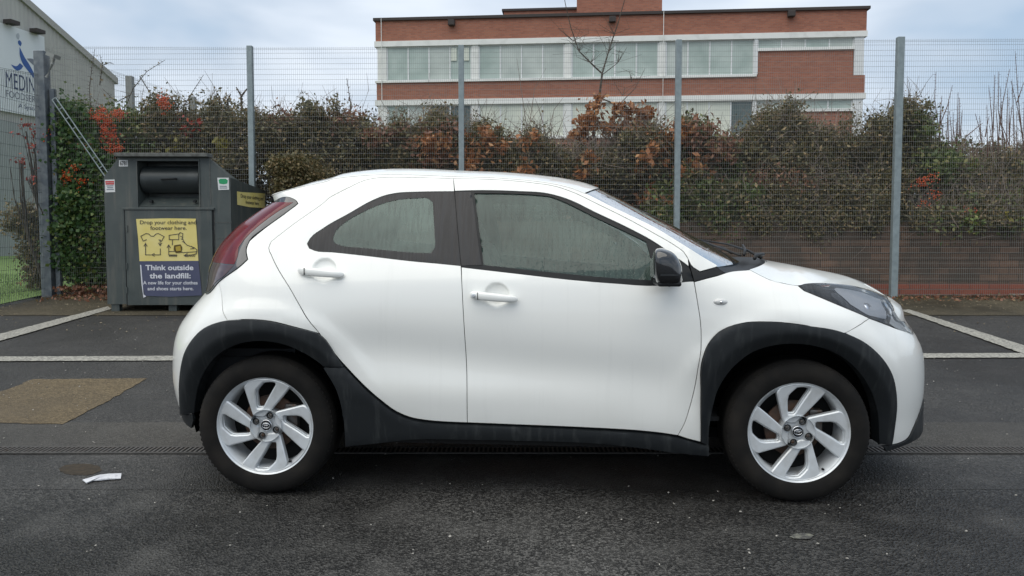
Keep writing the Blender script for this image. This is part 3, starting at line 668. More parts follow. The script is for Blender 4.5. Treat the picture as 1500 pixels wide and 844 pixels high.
# ---- wheels
WR=.327; RR=.2290
def wheel(px,py,side,seedrot=0):
    # wheel centre in local coordinates
    if side>0: pass
    wp=_c+ray(px,py)*((.328-HC)/ray(px,py)[2]); L=toL(wp); x0=float(L[0])
    hub=MB(); V,F=lathe([(.001,.10),(.07,.10),(.075,.04),(.075,-.0)],32); hub.add([(v[0],v[1],v[2]) for v in V],F)
    V,F=lathe([(.205,.16),(.200,.05),(.207,.01),(.2185,-.004)],72); hub.add(V,[f for f in F])
    W=hub.build('wheel',M['rim'],car,True); W.location=(x0,-.800*side,.328); W.rotation_euler=(0,0,0 if side>0 else math.pi)
    # tyre
    pr=[(.2205,.006),(.226,-.004),(.232,-.010),(.245,-.016),(.262,-.021),(.282,-.021),(.300,-.014),(.312,-.004),(.320,.010),(.3255,.026),(WR,.045)]
    for a in (.06,.062,.070,.072,.11,.112,.120,.122): pr.append((WR-(.006 if int(a*1000)%10==2 or a in(.070,.120) else 0),a))
    pr+=[(WR,.165),(.318,.182),(.300,.193),(.26,.197),(.22,.185)]
    V,F=lathe(pr,160); V=np.array(V); 
    V[:,2]=np.where(V[:,2]<-.3205,-.3205+(V[:,2]+.3205)*.2-.006*0,V[:,2])
    rr=np.hypot(V[:,0],V[:,2]); 
    t=obj('tyre',V,[f for f in F],M['rubber'],W,True)
    # shoulder blocks
    tb=MB()
    for k in range(84):
        a=2*math.pi*k/84; c,s_=math.cos(a),math.sin(a)
        if s_<-.93: continue
        rot=Matrix.Rotation(-a,3,'Y'); tb.box((c*.3150,.009,s_*.3150),(.008,.018,.0125),rot)
    tb.build('tread_block',M['rubber'],W,False,.0015,1)
    # rim face
    def nrm(p): return np.array(p,float)/322*RR
    oring=np.array([(math.cos(t),math.sin(t)) for t in np.linspace(0,2*math.pi,160,endpoint=False)])
    def spoke_pts(k):
        a=math.radians(90*k); c,s_=math.cos(a),math.sin(a)
        def r(p): p=nrm(p); return (p[0]*c-p[1]*s_,p[0]*s_+p[1]*c)
        outer=[(-140,250),(-135,268),(-120,286),(-90,303),(-40,314),(30,315),(90,303),(136,284),(168,260),(160,250),(66,138),(6,72),(-12,54),(-50,52),(-84,60),(-92,72)]
        hole=[(-68,206),(-62,236),(-40,262),(-12,288),(20,292),(56,291),(70,284),(70,270),(30,205),(-18,122),(-30,112),(-58,112),(-64,122)]
        return [r(p) for p in outer],[r(p) for p in hole]
    fb_=bmesh.new()
    def dish(r): return -.004+.020*np.clip(1-r/RR,0,1)**.8
    def slab(outer,holes,top_off,depth,grid=.012,chf=.004):
        o=smooth_loop(outer,.006,9); hs=[smooth_loop(h,.006,9) for h in holes]
        if area(o)<0:o=o[::-1]
        hs=[h if area(h)>0 else h[::-1] for h in hs]
        oi=inset(o,chf*1.5); hi=[inset(h,-chf*1.5) for h in hs]
        v,f=tri2d(oi,hi,grid)
        r=np.hypot(v[:,0],v[:,1]); V=[(a,top_off+dish(q),b) for (a,b),q in zip(v,r)]; F=[tuple(t_) for t_ in f]
        for (l_o,l_i,flip) in [(o,oi,0)]+[(h,i_,1) for h,i_ in zip(hs,hi)]:
            n=len(l_o); b0=len(V)
            V+=[(p[0],top_off+dish(math.hypot(*p)),p[1]) for p in l_i]; V+=[(p[0],top_off+chf+dish(math.hypot(*p)),p[1]) for p in l_o]; 
            sc2=1.0
            V+=[(p[0],top_off+depth+dish(math.hypot(*p)),p[1]) for p in l_o]
            for i in range(n):
                j=(i+1)%n
                for q in (0,1):
                    F.append((b0+q*n+i,b0+(q+1)*n+i,b0+(q+1)*n+j,b0+q*n+j) if not flip else (b0+q*n+j,b0+(q+1)*n+j,b0+(q+1)*n+i,b0+q*n+i))
        return V,F
    rm=MB()
    for k in range(4):
        o,h=spoke_pts(k); V,F=slab(o,[h],0,.030); rm.add(V,F,0)
        # bevelled frame inside the window, set back
        hh=np.array(h); c=hh.mean(0); h2=c+(hh-c)*.92; V,F=slab([tuple(c+(q-c)*1.03) for q in hh],[h2],.016,.020,chf=.003); rm.add(V,F,0)
        a=math.radians(68+90*k)
    th=np.linspace(0,2*math.pi,96,endpoint=False)
    V,F=slab([(.065*math.cos(a),.065*math.sin(a)) for a in th],[],.007,.03,chf=.006); rm.add(V,F,0)
    # bridging web between neighbouring spokes at the hub
    V,F=lathe([(RR-.018,.020),(RR-.016,.006),(RR-.009,.000),(RR-.004,-.006),(RR,-.009),(RR+.001,-.004),(RR-.001,.010)],120); rm.add(V,F,0)
    rim=rm.build('rim',[M['rim']],W); autosmooth(rim,28)
    cap=MB(); V,F=lathe([(.0005,.006),(.020,.0065),(.0245,.008),(.026,.012)],40); cap.add(V,F,0)
    def ell(cx,cz,rx,rz,t_,y=.0045):
        pts=[(cx+rx*math.cos(a),y,cz+rz*math.sin(a)) for a in np.linspace(0,2*math.pi,33)]; cap.tube(pts,t_,6,1,False)
    ell(0,0,.0175,.0125,.0017); ell(0,-.0015,.0055,.0108,.0014); ell(0,.0055,.0115,.0048,.0014)
    ring=lathe([(.0235,.0065),(.0255,.0055),(.027,.008)],40); cap.add(ring[0],ring[1],1)
    cap.build('centre_cap',[M['black'],M['chrome']],W,True)
    for k in range(4):
        a=R(68+90*k); m_=MB(); V,F=lathe([(.0005,.012),(.006,.0115),(.009,.014),(.0095,.03)],16); m_.add([(v[0]+.0512*math.cos(a),v[1],v[2]+.0512*math.sin(a)) for v in V],F,0)
        V,F=lathe([(.010,.0135),(.0135,.0125),(.0150,.006),(.0165,.0055)],20); m_.add([(v[0]+.0512*math.cos(a),v[1]-.0008,v[2]+.0512*math.sin(a)) for v in V],F,1)
        m_.build('wheel_nut',[M['steel'],M['black']],W,True)
    m_=MB(); V,F=lathe([(.05,.075),(.128,.075),(.130,.078),(.130,.09),(.05,.09)],48); m_.add(V,F); m_.build('brake_disc',M['rust'],W,True)
    m_=MB(); m_.box((.10,.085,.03),(.06,.05,.12)); m_.build('brake_caliper',M['steel'],W,False,.008)
    m_=MB(); a=R(-56); m_.tube([(.205*math.cos(a),.012,.205*math.sin(a)),(.200*math.cos(a),-.006,.200*math.sin(a))],.005,10); m_.build('tyre_valve',M['black'],W,True)
    bk=MB(); V,F=lathe([(.03,.13),(.204,.13)],40); bk.add(V,F); bk.build('brake_shield',M['void'],W)
    return x0
xr_=wheel(391,622.5,1); xf_=wheel(1167,631.5,1); wheel(391,622.5,-1); wheel(1167,631.5,-1)
def WX(x,z):
    us=np.linspace(-2.04,2.19,300); q=S(us,np.full_like(us,z),False); return float(np.interp(x,q[:,0],-q[:,1]))
# ---- wheel wells, underside, cabin
for x0 in (xr_,xf_):
    for s in (1,-1):
        m_=MB(); n=40; V=[];F=[]
        for k in range(n+1):
            a=R(-12+204*k/n); xx=x0+.418*math.cos(a); zz=.335+.418*math.sin(a)
            for y in (min(.815,WX(xx,zz)-.03),.46): V.append((xx,-s*y,zz))
        for k in range(n): F.append((2*k,2*k+1,2*k+3,2*k+2))
        m_.add(V,F); V=[(x0,-s*.46,.335)]+[(x0+.418*math.cos(R(-12+204*k/n)),-s*.46,.335+.418*math.sin(R(-12+204*k/n))) for k in range(n+1)]
        m_.add(V,[(0,k+1,k+2) for k in range(n)]); m_.build('wheel_well',M['liner'],car)
m_=MB(); m_.b2((xr_+.40,-.60,.21),(xf_-.40,.60,.26)); m_.b2((xr_+.405,-.44,.20),(xr_-.50,.44,.27)); m_.b2((xf_-.405,-.44,.20),(xf_+.58,.44,.25))
m_.tube([(xr_,-.72,.328),(xr_,.72,.328)],.03,10); m_.tube([(xf_,-.72,.328),(xf_,.72,.328)],.025,10); m_.build('underbody',M['void'],car)
m_=MB(); m_.b2((-1.2,-.66,.34),(.95,.66,.36)); m_.b2((-1.62,-.62,.34),(-1.2,.62,.62)); m_.b2((-1.55,-.60,.62),(-1.15,.60,.66)); m_.build('cabin_floor',M['seat'],car)
def seat(x,y,wd=.48):
    m_=MB(); m_.box((x,y,.56),(.50,wd,.16)); rot=Matrix.Rotation(R(-20),3,'Y'); m_.box((x-.33,y,.86),(.14,wd*.95,.62),rot); m_.box((x-.46,y,1.23),(.09,wd*.5,.17),rot); m_.build('seat',M['seat'],car,False,.045,4)
seat(.12,-.36);seat(.12,.36); seat(-.72,-.3,.56);seat(-.72,.3,.56)
m_=MB(); m_.b2((.70,-.68,.72),(1.05,.68,.98)); m_.build('dashboard',M['seat'],car,False,.06,4)
m_=MB(); m_.tube([(.60+.06*math.sin(a),-.36+.17*math.cos(a),.93+.17*math.sin(a)) for a in np.linspace(0,2*math.pi,25)],.013,8,0,False); m_.build('steering_wheel',M['black'],car,True)
# ================================================================ SETTING
def M_tarmac(name,dark,light,agg,rough=(.42,.62),patch=1.0,spk=.5,scale=1.0):
    m=mat(name,dark,.5); n=NT(m)
    v=n.new('TexVoronoi'); v.inputs['Scale'].default_value=105*scale; n.L.new(n.co(),v.inputs['Vector'])
    fine=n.noise(160*scale,3); big=n.noise(.55,5); mid=n.noise(3.1,5)
    sep=n.new('SeparateColor'); n.L.new(v.outputs['Color'],sep.inputs[0])
    c=n.mix(n.ramp(sep.outputs[0],[(.35,0),(1.0,1)]),dark,light)
    c=n.mix(n.ramp(fine,[(.55,0),(.75,spk)]),c,agg)
    c=n.mix(n.ramp(big,[(.38,.75*patch),(.60,0)]),c,tuple(x*.5 for x in dark))
    c=n.mix(n.ramp(mid,[(.5,0),(.8,.35*patch)]),c,tuple(x*1.25 for x in light))
    n.to(c,'Base Color'); n.to(n.ramp(big,[(.35,rough[0]*.75),(.62,rough[1])]),'Roughness')
    b1=n.bump(v.outputs['Distance'],1.0,.0075); n.to(n.bump(fine,.5,.004,b1),'Normal'); n.b.inputs['Specular IOR Level'].default_value=.35
    return m
M['tarmac']=M_tarmac('dark damp tarmac',(.013,.0128,.0125),(.125,.122,.115),(.20,.195,.18))
M['tarmac2']=M_tarmac('older smoother tarmac',(.024,.0235,.023),(.090,.087,.082),(.16,.155,.14),(.45,.65),.7,.35,1.3)
M['apron']=M_tarmac('worn grey tarmac beside drain',(.048,.045,.040),(.112,.106,.095),(.16,.15,.14),(.5,.7),.8,.4,1.3)
M['grit']=M_tarmac('mossy grit',(.045,.038,.022),(.115,.095,.062),(.2,.18,.13),(.7,.9),1,.5,.6)
M['patch']=M_tarmac('brown gravel patch',(.088,.066,.038),(.20,.153,.088),(.30,.245,.16),(.7,.9),.5,.6,.9)
M['soil']=mat('soil',(.03,.024,.016),.95,noise=(8,(.06,.05,.03),.4,.7),bump=(20,.6,.03))
M['lawn']=mat('lawn',(.11,.19,.045),.9,noise=(6,(.15,.23,.06),.35,.7),bump=(60,.8,.02))
def M_line():
    m=mat('worn white road paint',(.5,.5,.46),.7); n=NT(m)
    n.to(n.mix(n.ramp(n.noise(45,6,rough=.7),[(.44,0),(.60,1)]),(.36,.35,.305),(.13,.125,.115)),'Base Color'); return m
M['line']=M_line()
def sheet(name,poly,z,mat_,kind='structure',rough=0):
    """a flat polygon laid on the ground profile; poly in world xy"""
    # cut across the slope breaks by triangulating through a fine strip grid
    P_=np.array([p[:2] for p in poly]); 
    if area(P_)<0: P_=P_[::-1]
    lp=smooth_loop([tuple(p) for p in P_],.25 if not rough else .05,1)
    if rough: lp=lp+rng.normal(size=lp.shape)*rough
    v,f=tri2d(lp,[],.3)
    V=[(a,b,gz(b)+z) for a,b in v]; o=obj(name,V,[tuple(t) for t in f],mat_); tag(o,kind=kind); return o
def strip(name,x0,x1,ys,z,mat_,kind='structure'):
    V=[];F=[]
    for y in ys: V+=[(x0,y,gz(y)+z),(x1,y,gz(y)+z)]
    for i in range(len(ys)-1): F.append((2*i,2*i+1,2*i+3,2*i+2))
    o=obj(name,V,F,mat_); tag(o,kind=kind); return o
strip('ground',-900,900,[-900,G0,G1,1500],-.03,M['soil'])
strip('tarmac',-70,70,[-70,G0,10.62],0,M['tarmac'])
YD=float(atG(150,661)[1])
strip('parking_surface',-60,60,[YD+.62,G0,10.62],.002,M['tarmac2'])
strip('drain_apron',-60,60,[YD+.05,YD+.62],.0025,M['apron'])
strip('drain_edge',-60,60,[YD-.62,YD-.05],.001,M_tarmac('greyer tarmac strip',(.030,.0295,.0285),(.105,.102,.097),(.12,.12,.11),(.45,.65),1.2,.35))
strip('grit_verge',-6.75,60,[float(atG(1400,463)[1]),10.62,10.95],.008,M['grit'])
sheet('grass_lawn',[(-60,8.0),(-6.95,8.0),(-6.95,33),(-60,33)],.012,M['lawn'])
# painted bay lines
def pxsheet(name,pts,z,m_,kind='structure',rough=0): return sheet(name,[atG(*p) for p in pts],z,m_,kind,rough)
pxsheet('bay_line',[(-60,524.3),(1560,518.6),(1560,525.3),(-60,531)],.012,M['line'],rough=.004)
pxsheet('bay_line',[(-40,501),(158,450.3),(163,454.2),(-30,510)],.014,M['line'],rough=.005)
pxsheet('bay_line',[(1318,455.5),(1332,455),(1530,517.5),(1510,524)],.014,M['line'],rough=.005)
pxsheet('bay_line',[(1478,431.8),(1520,431.8),(1520,434.5),(1480,434.5)],.016,M['line'])
pxsheet('gravel_patch',[(-70,600),(48,556.5),(217,555),(172,580),(92,622.5),(-90,619)],.006,M['patch'],rough=.005)
# damp mud stain and worn spot
def blob(cx,cy,rx,ry,n=26,j=.22):
    return [(cx+rx*(1+random.uniform(-j,j))*math.cos(t),cy+ry*(1+random.uniform(-j,j))*math.sin(t)) for t in np.linspace(0,2*math.pi,n,endpoint=False)]
pxsheet('mud_puddle',blob(118,688.5,31,8.5,40,.07),.003,mat('wet brown mud',(.022,.015,.007),.85,noise=(40,(.045,.031,.016),.4,.7),bump=(60,.6,.006)))
sp_=mat('pale worn spot',(.06,.06,.058),.8,noise=(45,(.17,.17,.14),.44,.62),bump=(90,.5,.004))
pxsheet('worn_spot',blob(1175,787,17,4.5,40,.12),.005,sp_)
# drain channel
dm=mat('cast iron grating',(.14,.13,.12),.5,metal=.6,noise=(30,(.10,.075,.055),.45,.75))
dr=empty('drain_channel',(0,YD,0)); tag(dr,'slotted iron drain channel running across the tarmac beneath the white hatchback','drain')
m_=MB(); m_.b2((-9,-.052,.003),(9,.052,.007)); m_.build('channel',M['void'],dr)  # no hollow below: black slab on the ground, shade of the slots put into its colour
m_=MB(); m_.b2((-9,-.064,.004),(9,-.047,.011)); m_.b2((-9,.047,.004),(9,.064,.011)); m_.build('frame',mat('concrete drain edge',(.05,.049,.046),.85,noise=(30,(.085,.08,.075),.4,.7)),dr)
m_=MB(); x=-9
while x<9:
    m_.box((x,0,.0095),(.0115,.094,.002)); x+=.026
m_.build('grating',dm,dr)
# ---------------------------------------------------------------- fence
YL,YR=10.90,10.62
def YFx(px): return YL+(YR-YL)*(px-75)/1425
def fpt(px,py): return atY(px,py,YFx(px))
fence=empty('mesh_fence',tuple(fpt(750,432)*np.array([1,1,0])+np.array([0,0,.27]))); tag(fence,'tall galvanised welded mesh fence on steel posts in front of the hedge and brick wall','fence')
fl_=Vector(fence.location)
posts=[(372,432,368.5,68,.078),(677.5,432,675,67,.078),(988.5,432,994.5,59,.080),(1307,434,1318,55,.098),(1631,436,1650,50,.098)]
PT=[]
for bx,by,tx,ty,wd in posts:
    a=fpt(bx,by); b=atY(tx-(tx-bx)*.0,ty,YFx(tx)); X=(a[0]+b[0])/2; y=YFx((bx+tx)/2); PT.append((X,y,b[2],wd))
x=PT[-1][0]
while x<14: x+=3.15; PT.append((x,YR-.02,4.05,.098))
for X,y,zt,wd in PT:
    m_=MB(); m_.b2((X-wd/2,y-.06,.26),(X+wd/2,y+.02,zt)); m_.build('post',M['galv'],fence,False,.006,2)
for o in [c for c in bpy.data.objects if c.parent==fence]: o.location=-fl_
XC=float(atY(74,433,YL)[0])
def ztop(X): return np.interp(X,[XC,PT[0][0],PT[1][0],PT[2][0],PT[3][0],20],[3.90,PT[0][2]-.03,PT[1][2]-.03,PT[2][2]-.04,PT[3][2]-.04,PT[3][2]-.04])
def yat(X): return float(np.interp(X,[XC,7.2,20],[YL,YR,YR-.1]))
def mesh_panel(X0,X1,parent,off,name='mesh_panel',mt=None,sp=.0295,hs=.0755,r=.0009,zt=None,zb=.30,f=None):
    f=f or (lambda s:(s,yat(s))); V=[];F=[]
    def bar(a,b):
        n=len(V)//1; a=np.array(a);b=np.array(b); vert=abs(a[2]-b[2])>.5
        rh=r*1.6; o=[np.array(q) for q in (((-r,-r,0),(r,-r,0),(r,r,0),(-r,r,0)) if vert else ((0,-rh,-rh),(0,-rh,rh),(0,rh,rh),(0,rh,-rh)))]
        if not vert and abs(b[1]-a[1])>abs(b[0]-a[0]): o=[np.array(q) for q in ((-r,0,-r),(-r,0,r),(r,0,r),(r,0,-r))]
        for q in o: V.append(a+q)
        for q in o: V.append(b+q)
        for i in range(4): F.append((n+i,n+(i+1)%4,n+4+(i+1)%4,n+4+i))
    X=X0
    zt_=zt or ztop
    while X<=X1:
        x_,y_=f(X); bar((x_,y_,zb),(x_,y_,zt_(X)+.02)); X+=sp
    z=zb+.02; k=0
    n=4
    while z<min(zt_(X0),zt_(X1)):
        for i in range(1):
            p=f(X0);q=f(X1); bar((p[0],p[1]-.004,z),(q[0],q[1]-.004,z))
        z+=hs if k%1==0 else hs; k+=1
    # heavier top wires
    for dz in (0,.02):
        p=f(X0);q=f(X1); bar((p[0],p[1]-.004,zt_(X0)-dz),(q[0],q[1]-.004,zt_(X1)-dz))
    o=obj(name,V,F,mt or M['wire'],parent); o.location=-off; return o
xs=[XC+.06]+[p[0] for p in PT]
for i in range(len(xs)-1): mesh_panel(xs[i]+.0,xs[i+1],fence,fl_)
# corner post with brace, and the side fence receding and coming forward
cp=empty('corner_post',(XC,YL,.27)); tag(cp,'dark weathered corner post with a slanting lattice brace at the left end of the fence','fence post')
co_=Vector(cp.location)
m_=MB(); m_.b2((XC-.075,YL-.09,.26),(XC+.075,YL+.06,atY(72,76,YL)[2])); o=m_.build('post',M['galvdark'],cp,False,.008); o.location=-co_
m_=MB(); m_.b2((XC+.10,YL-.03,.26),(XC+.17,YL+.04,3.3)); o=m_.build('inner_post',M['galvdark'],cp,False,.006); o.location=-co_
a=Vector(atY(79,145,YL-.12)); b=Vector(atY(158,259,YL-.12)); d=(b-a); n_=Vector((-d.z,0,d.x)).normalized()*-1
m_=MB()
for s in (-.032,.032): m_.tube([a+n_*s,b+n_*s],.009,6)
for k in range(9): q=a+d*(k/8); m_.tube([q-n_*.032,q+n_*.032],.008,6)
o=m_.build('brace',M['galv'],cp); o.location=-co_
m_=MB(); p_=Vector(atY(78,82,YL-.15)); m_.box(p_,(.12,.16,.05),Matrix.Rotation(R(20),3,'Y')); m_.tube([p_+Vector((-.05,.1,-.02)),p_+Vector((-.02,0,-.12)),p_+Vector((-.12,.02,-.3))],.02,8)
o=m_.build('bracket',M['wire'],cp); o.location=-co_
sf=empty('side_fence',(XC,9.0,.2)); tag(sf,'dark close meshed side fence with pointed top wires before the lawn at the left','fence'); so_=Vector(sf.location)
zside=lambda s: float(np.interp(s,[9.3,10.9],[3.28,3.50]))
mesh_panel(8.6,YL-.08,sf,so_,mt=M['wiredark'],sp=.036,hs=.155,r=.0019,zt=zside,zb=.22,f=lambda s:(XC-.02,s))
m_=MB(); m_.b2((XC-.05,8.55,.15),(XC+.01,8.62,3.3)); o=m_.build('post',M['galvdark'],sf); o.location=-so_
bf=empty('rear_boundary_fence',(XC,13,.2)); tag(bf,'receding mesh fence on concrete posts beyond the berry bushes at the left','fence'); bo_=Vector(bf.location)
for px,py,Y in ((190,112,13.1),(282,142,15.2),(318,166,18.2)):
    p=atY(px,py,Y); m_=MB(); m_.b2((p[0]-.055,Y-.05,.2),(p[0]+.055,Y+.05,p[2])); o=m_.build('post',mat('weathered concrete',(.25,.26,.25),.85),bf); o.location=-bo_
mesh_panel(YL+.1,18.2,bf,bo_,sp=.06,hs=.12,r=.0014,zt=lambda s: float(np.interp(s,[10.9,13.1,15.2,18.2],[3.9,3.92,3.9,4.0])),zb=1.2,f=lambda s:(float(np.interp(s,[10.9,13.1,15.2,18.2],[XC,-6.75,-6.55,-6.35])),s))
# ---------------------------------------------------------------- retaining wall
def M_brick(name,c1,c2,mortar,sx,sz,rough=.85,msize=.012,bumpd=.004,dirt=None,hscale=1.0,var=.5):
    m=mat(name,c1,rough); n=NT(m); s=n.new('SeparateXYZ'); n.L.new(n.co(),s.inputs[0]); c=n.new('CombineXYZ'); n.L.new(s.outputs[0],c.inputs[0]); n.L.new(s.outputs[2],c.inputs[1])
    b=n.new('TexBrick'); n.L.new(c.outputs[0],b.inputs['Vector']); b.inputs['Scale'].default_value=1; b.inputs['Brick Width'].default_value=sx; b.inputs['Row Height'].default_value=sz
    b.inputs['Mortar Size'].default_value=msize; b.inputs['Color1'].default_value=(*c1,1); b.inputs['Color2'].default_value=(*c2,1); b.inputs['Mortar'].default_value=(*mortar,1); b.inputs['Bias'].default_value=0
    cc=b.outputs['Color']; g=n.noise(hscale*2.0,5)
    cc=n.mix(n.ramp(g,[(.35,var),(.65,0)]),cc,dirt or tuple(x*.45 for x in c1)); cc=n.mix(n.ramp(n.noise(40,4),[(.45,0),(.75,.4)]),cc,tuple(x*.6 for x in c2))
    n.to(cc,'Base Color'); iv=n.new('Math',operation='SUBTRACT'); iv.inputs[0].default_value=1; n.L.new(b.outputs['Fac'],iv.inputs[1]); n.to(n.bump(iv.outputs[0],.8,bumpd),'Normal'); return m
M['oldbrick']=M_brick('weathered brown brick',(.23,.135,.09),(.12,.08,.058),(.075,.06,.05),.30,.105,msize=.006,bumpd=.008,var=.75,dirt=(.06,.052,.042))
M['redbrick']=M_brick('red base course brick',(.33,.10,.06),(.27,.085,.055),(.12,.08,.065),.30,.0875,msize=.006,bumpd=.008,var=.25)
rw_=empty('retaining_wall',(1.5,YL+.4,.27)); tag(rw_,'low weathered brown brick retaining wall with two red bottom courses behind the fence','wall')
wy=11.15
m_=MB(); m_.b2((-8.15,wy-YL-.4,.176),(16,wy-YL-.1,1.10)); m_.build('brickwork',M['oldbrick'],rw_)
m_=MB(); m_.b2((-8.1,wy-YL-.412,-.06),(16,wy-YL-.1,.173)); m_.build('red_base_courses',M['redbrick'],rw_)
m_=MB(); m_.b2((-6.55,11.30,.1),(22,14.6,1.33)); o=m_.build('planting_bed',M['soil']); tag(o,kind='structure')
# ---------------------------------------------------------------- vegetation
def M_leaf(name,c1,c2,c3=None,trans=.25,rough=.5):
    m=bpy.data.materials.new(name); m.use_nodes=True; n=NT(m); g=n.new('NewGeometry')
    st=[(0,c1),(.7,c2)]+([(.93,c3)] if c3 else []); c=n.ramp(g.outputs['Random Per Island'],st)
    n.to(c,'Base Color'); n.b.inputs['Roughness'].default_value=rough
    t=n.new('BsdfTranslucent'); n.L.new(c,t.inputs[0]); mx_=n.new('MixShader'); mx_.inputs[0].default_value=trans
    out=[x for x in n.N if x.type=='OUTPUT_MATERIAL'][0]; n.L.new(n.b.outputs[0],mx_.inputs[1]); n.L.new(t.outputs[0],mx_.inputs[2]); n.L.new(mx_.outputs[0],out.inputs[0]); return m
LM={'ivy':M_leaf('ivy leaf',(.025,.07,.018),(.07,.14,.035),(.14,.19,.05)),
 'dark':M_leaf('dark evergreen leaf',(.055,.058,.024),(.165,.145,.060),(.33,.235,.115)),
 'olive':M_leaf('olive conifer foliage',(.065,.062,.027),(.16,.135,.06),(.24,.165,.08)),
 'mid':M_leaf('mid green leaf',(.055,.095,.025),(.15,.20,.055),(.24,.23,.08)),
 'brown':M_leaf('dry brown oak leaf',(.22,.085,.03),(.42,.17,.06),(.50,.26,.11)),
 'rust':M_leaf('reddish brown leaf',(.17,.08,.05),(.30,.14,.085),(.20,.16,.07)),
 'red':M_leaf('scarlet creeper leaf',(.20,.012,.008),(.38,.03,.015),(.4,.08,.02)),
 'yellow':M_leaf('yellowing leaf',(.16,.14,.03),(.25,.22,.04))}
M['bark']=mat('bark',(.055,.042,.032),.9,noise=(20,(.11,.09,.07),.4,.7))
M['twig']=mat('pale twig',(.20,.165,.14),.9,noise=(9,(.20,.15,.12),.4,.7))
M['redtwig']=mat('reddish twig',(.13,.07,.055),.9)
M['berry']=mat('orange red berry',(.55,.055,.012),.35,noise=(30,(.60,.12,.02),.4,.6))
def leafq(Pn,size,el=1.5,flat=0,sv=.4):
    n=len(Pn); a=rng.normal(size=(n,3)); a/=np.linalg.norm(a,axis=1)[:,None]; b=rng.normal(size=(n,3))
    if flat: b[:,2]*=.2; b[:,1]-=flat
    b=np.cross(a,b); b/=np.maximum(np.linalg.norm(b,axis=1),1e-6)[:,None]
    s=size*(1+rng.uniform(-sv,sv,n))[:,None]; nn=np.cross(a,b)*s*.18
    V=np.empty((n,4,3)); V[:,0]=Pn-a*s*el/2; V[:,1]=Pn+b*s/2+nn-a*s*.1; V[:,2]=Pn+a*s*el/2; V[:,3]=Pn-b*s/2+nn-a*s*.1
    return V.reshape(-1,3),np.arange(n*4).reshape(n,4)
def blobs_pts(bl,n,Yt,clump=.09,per=34):
    """bl: (px,py,rx,ry,Y[,weight]) -> clumped points in ellipsoids"""
    wt=np.array([b[2]*b[3] for b in bl],float); wt/=wt.sum(); out=[]
    for b,k in zip(bl,(wt*n).astype(int)):
        px,py,rx,ry,Y=b[:5]; c=atY(px,py,Y); sx,sz=rx/FPX*Y,ry/FPX*Y; sy=Yt
        nc=max(4,k//per); d=rng.normal(size=(nc,3)); d/=np.linalg.norm(d,axis=1)[:,None]; r=rng.uniform(0,1,nc)[:,None]**.42
        C_=c+d*r*np.array([sx,sy,sz]); idx=rng.integers(0,nc,k); cs=clump*rng.uniform(.35,1.25,nc)
        out.append(C_[idx]+rng.normal(size=(k,3))*cs[idx][:,None])
    return np.concatenate(out)
def twigs_mb(bl,n,L,r,Yt,up=.6,m_=None):
    m_=m_ or MB(); Pn=blobs_pts(bl,n,Yt,.1,3)
    for p in Pn:
        d=Vector((random.gauss(0,.5),random.gauss(0,.3),random.gauss(up,.5))).normalized(); l=L*random.uniform(.4,1.4); q=Vector(p); a=q+d*l*.5+Vector((random.gauss(0,.03),0,random.gauss(0,.03))); e_=a+(d+Vector((random.gauss(0,.35),0,random.gauss(0,.2)))).normalized()*l*.5
        m_.tube([q,a,e_],[r,r*.8,r*.4],3,0,False)
    return m_
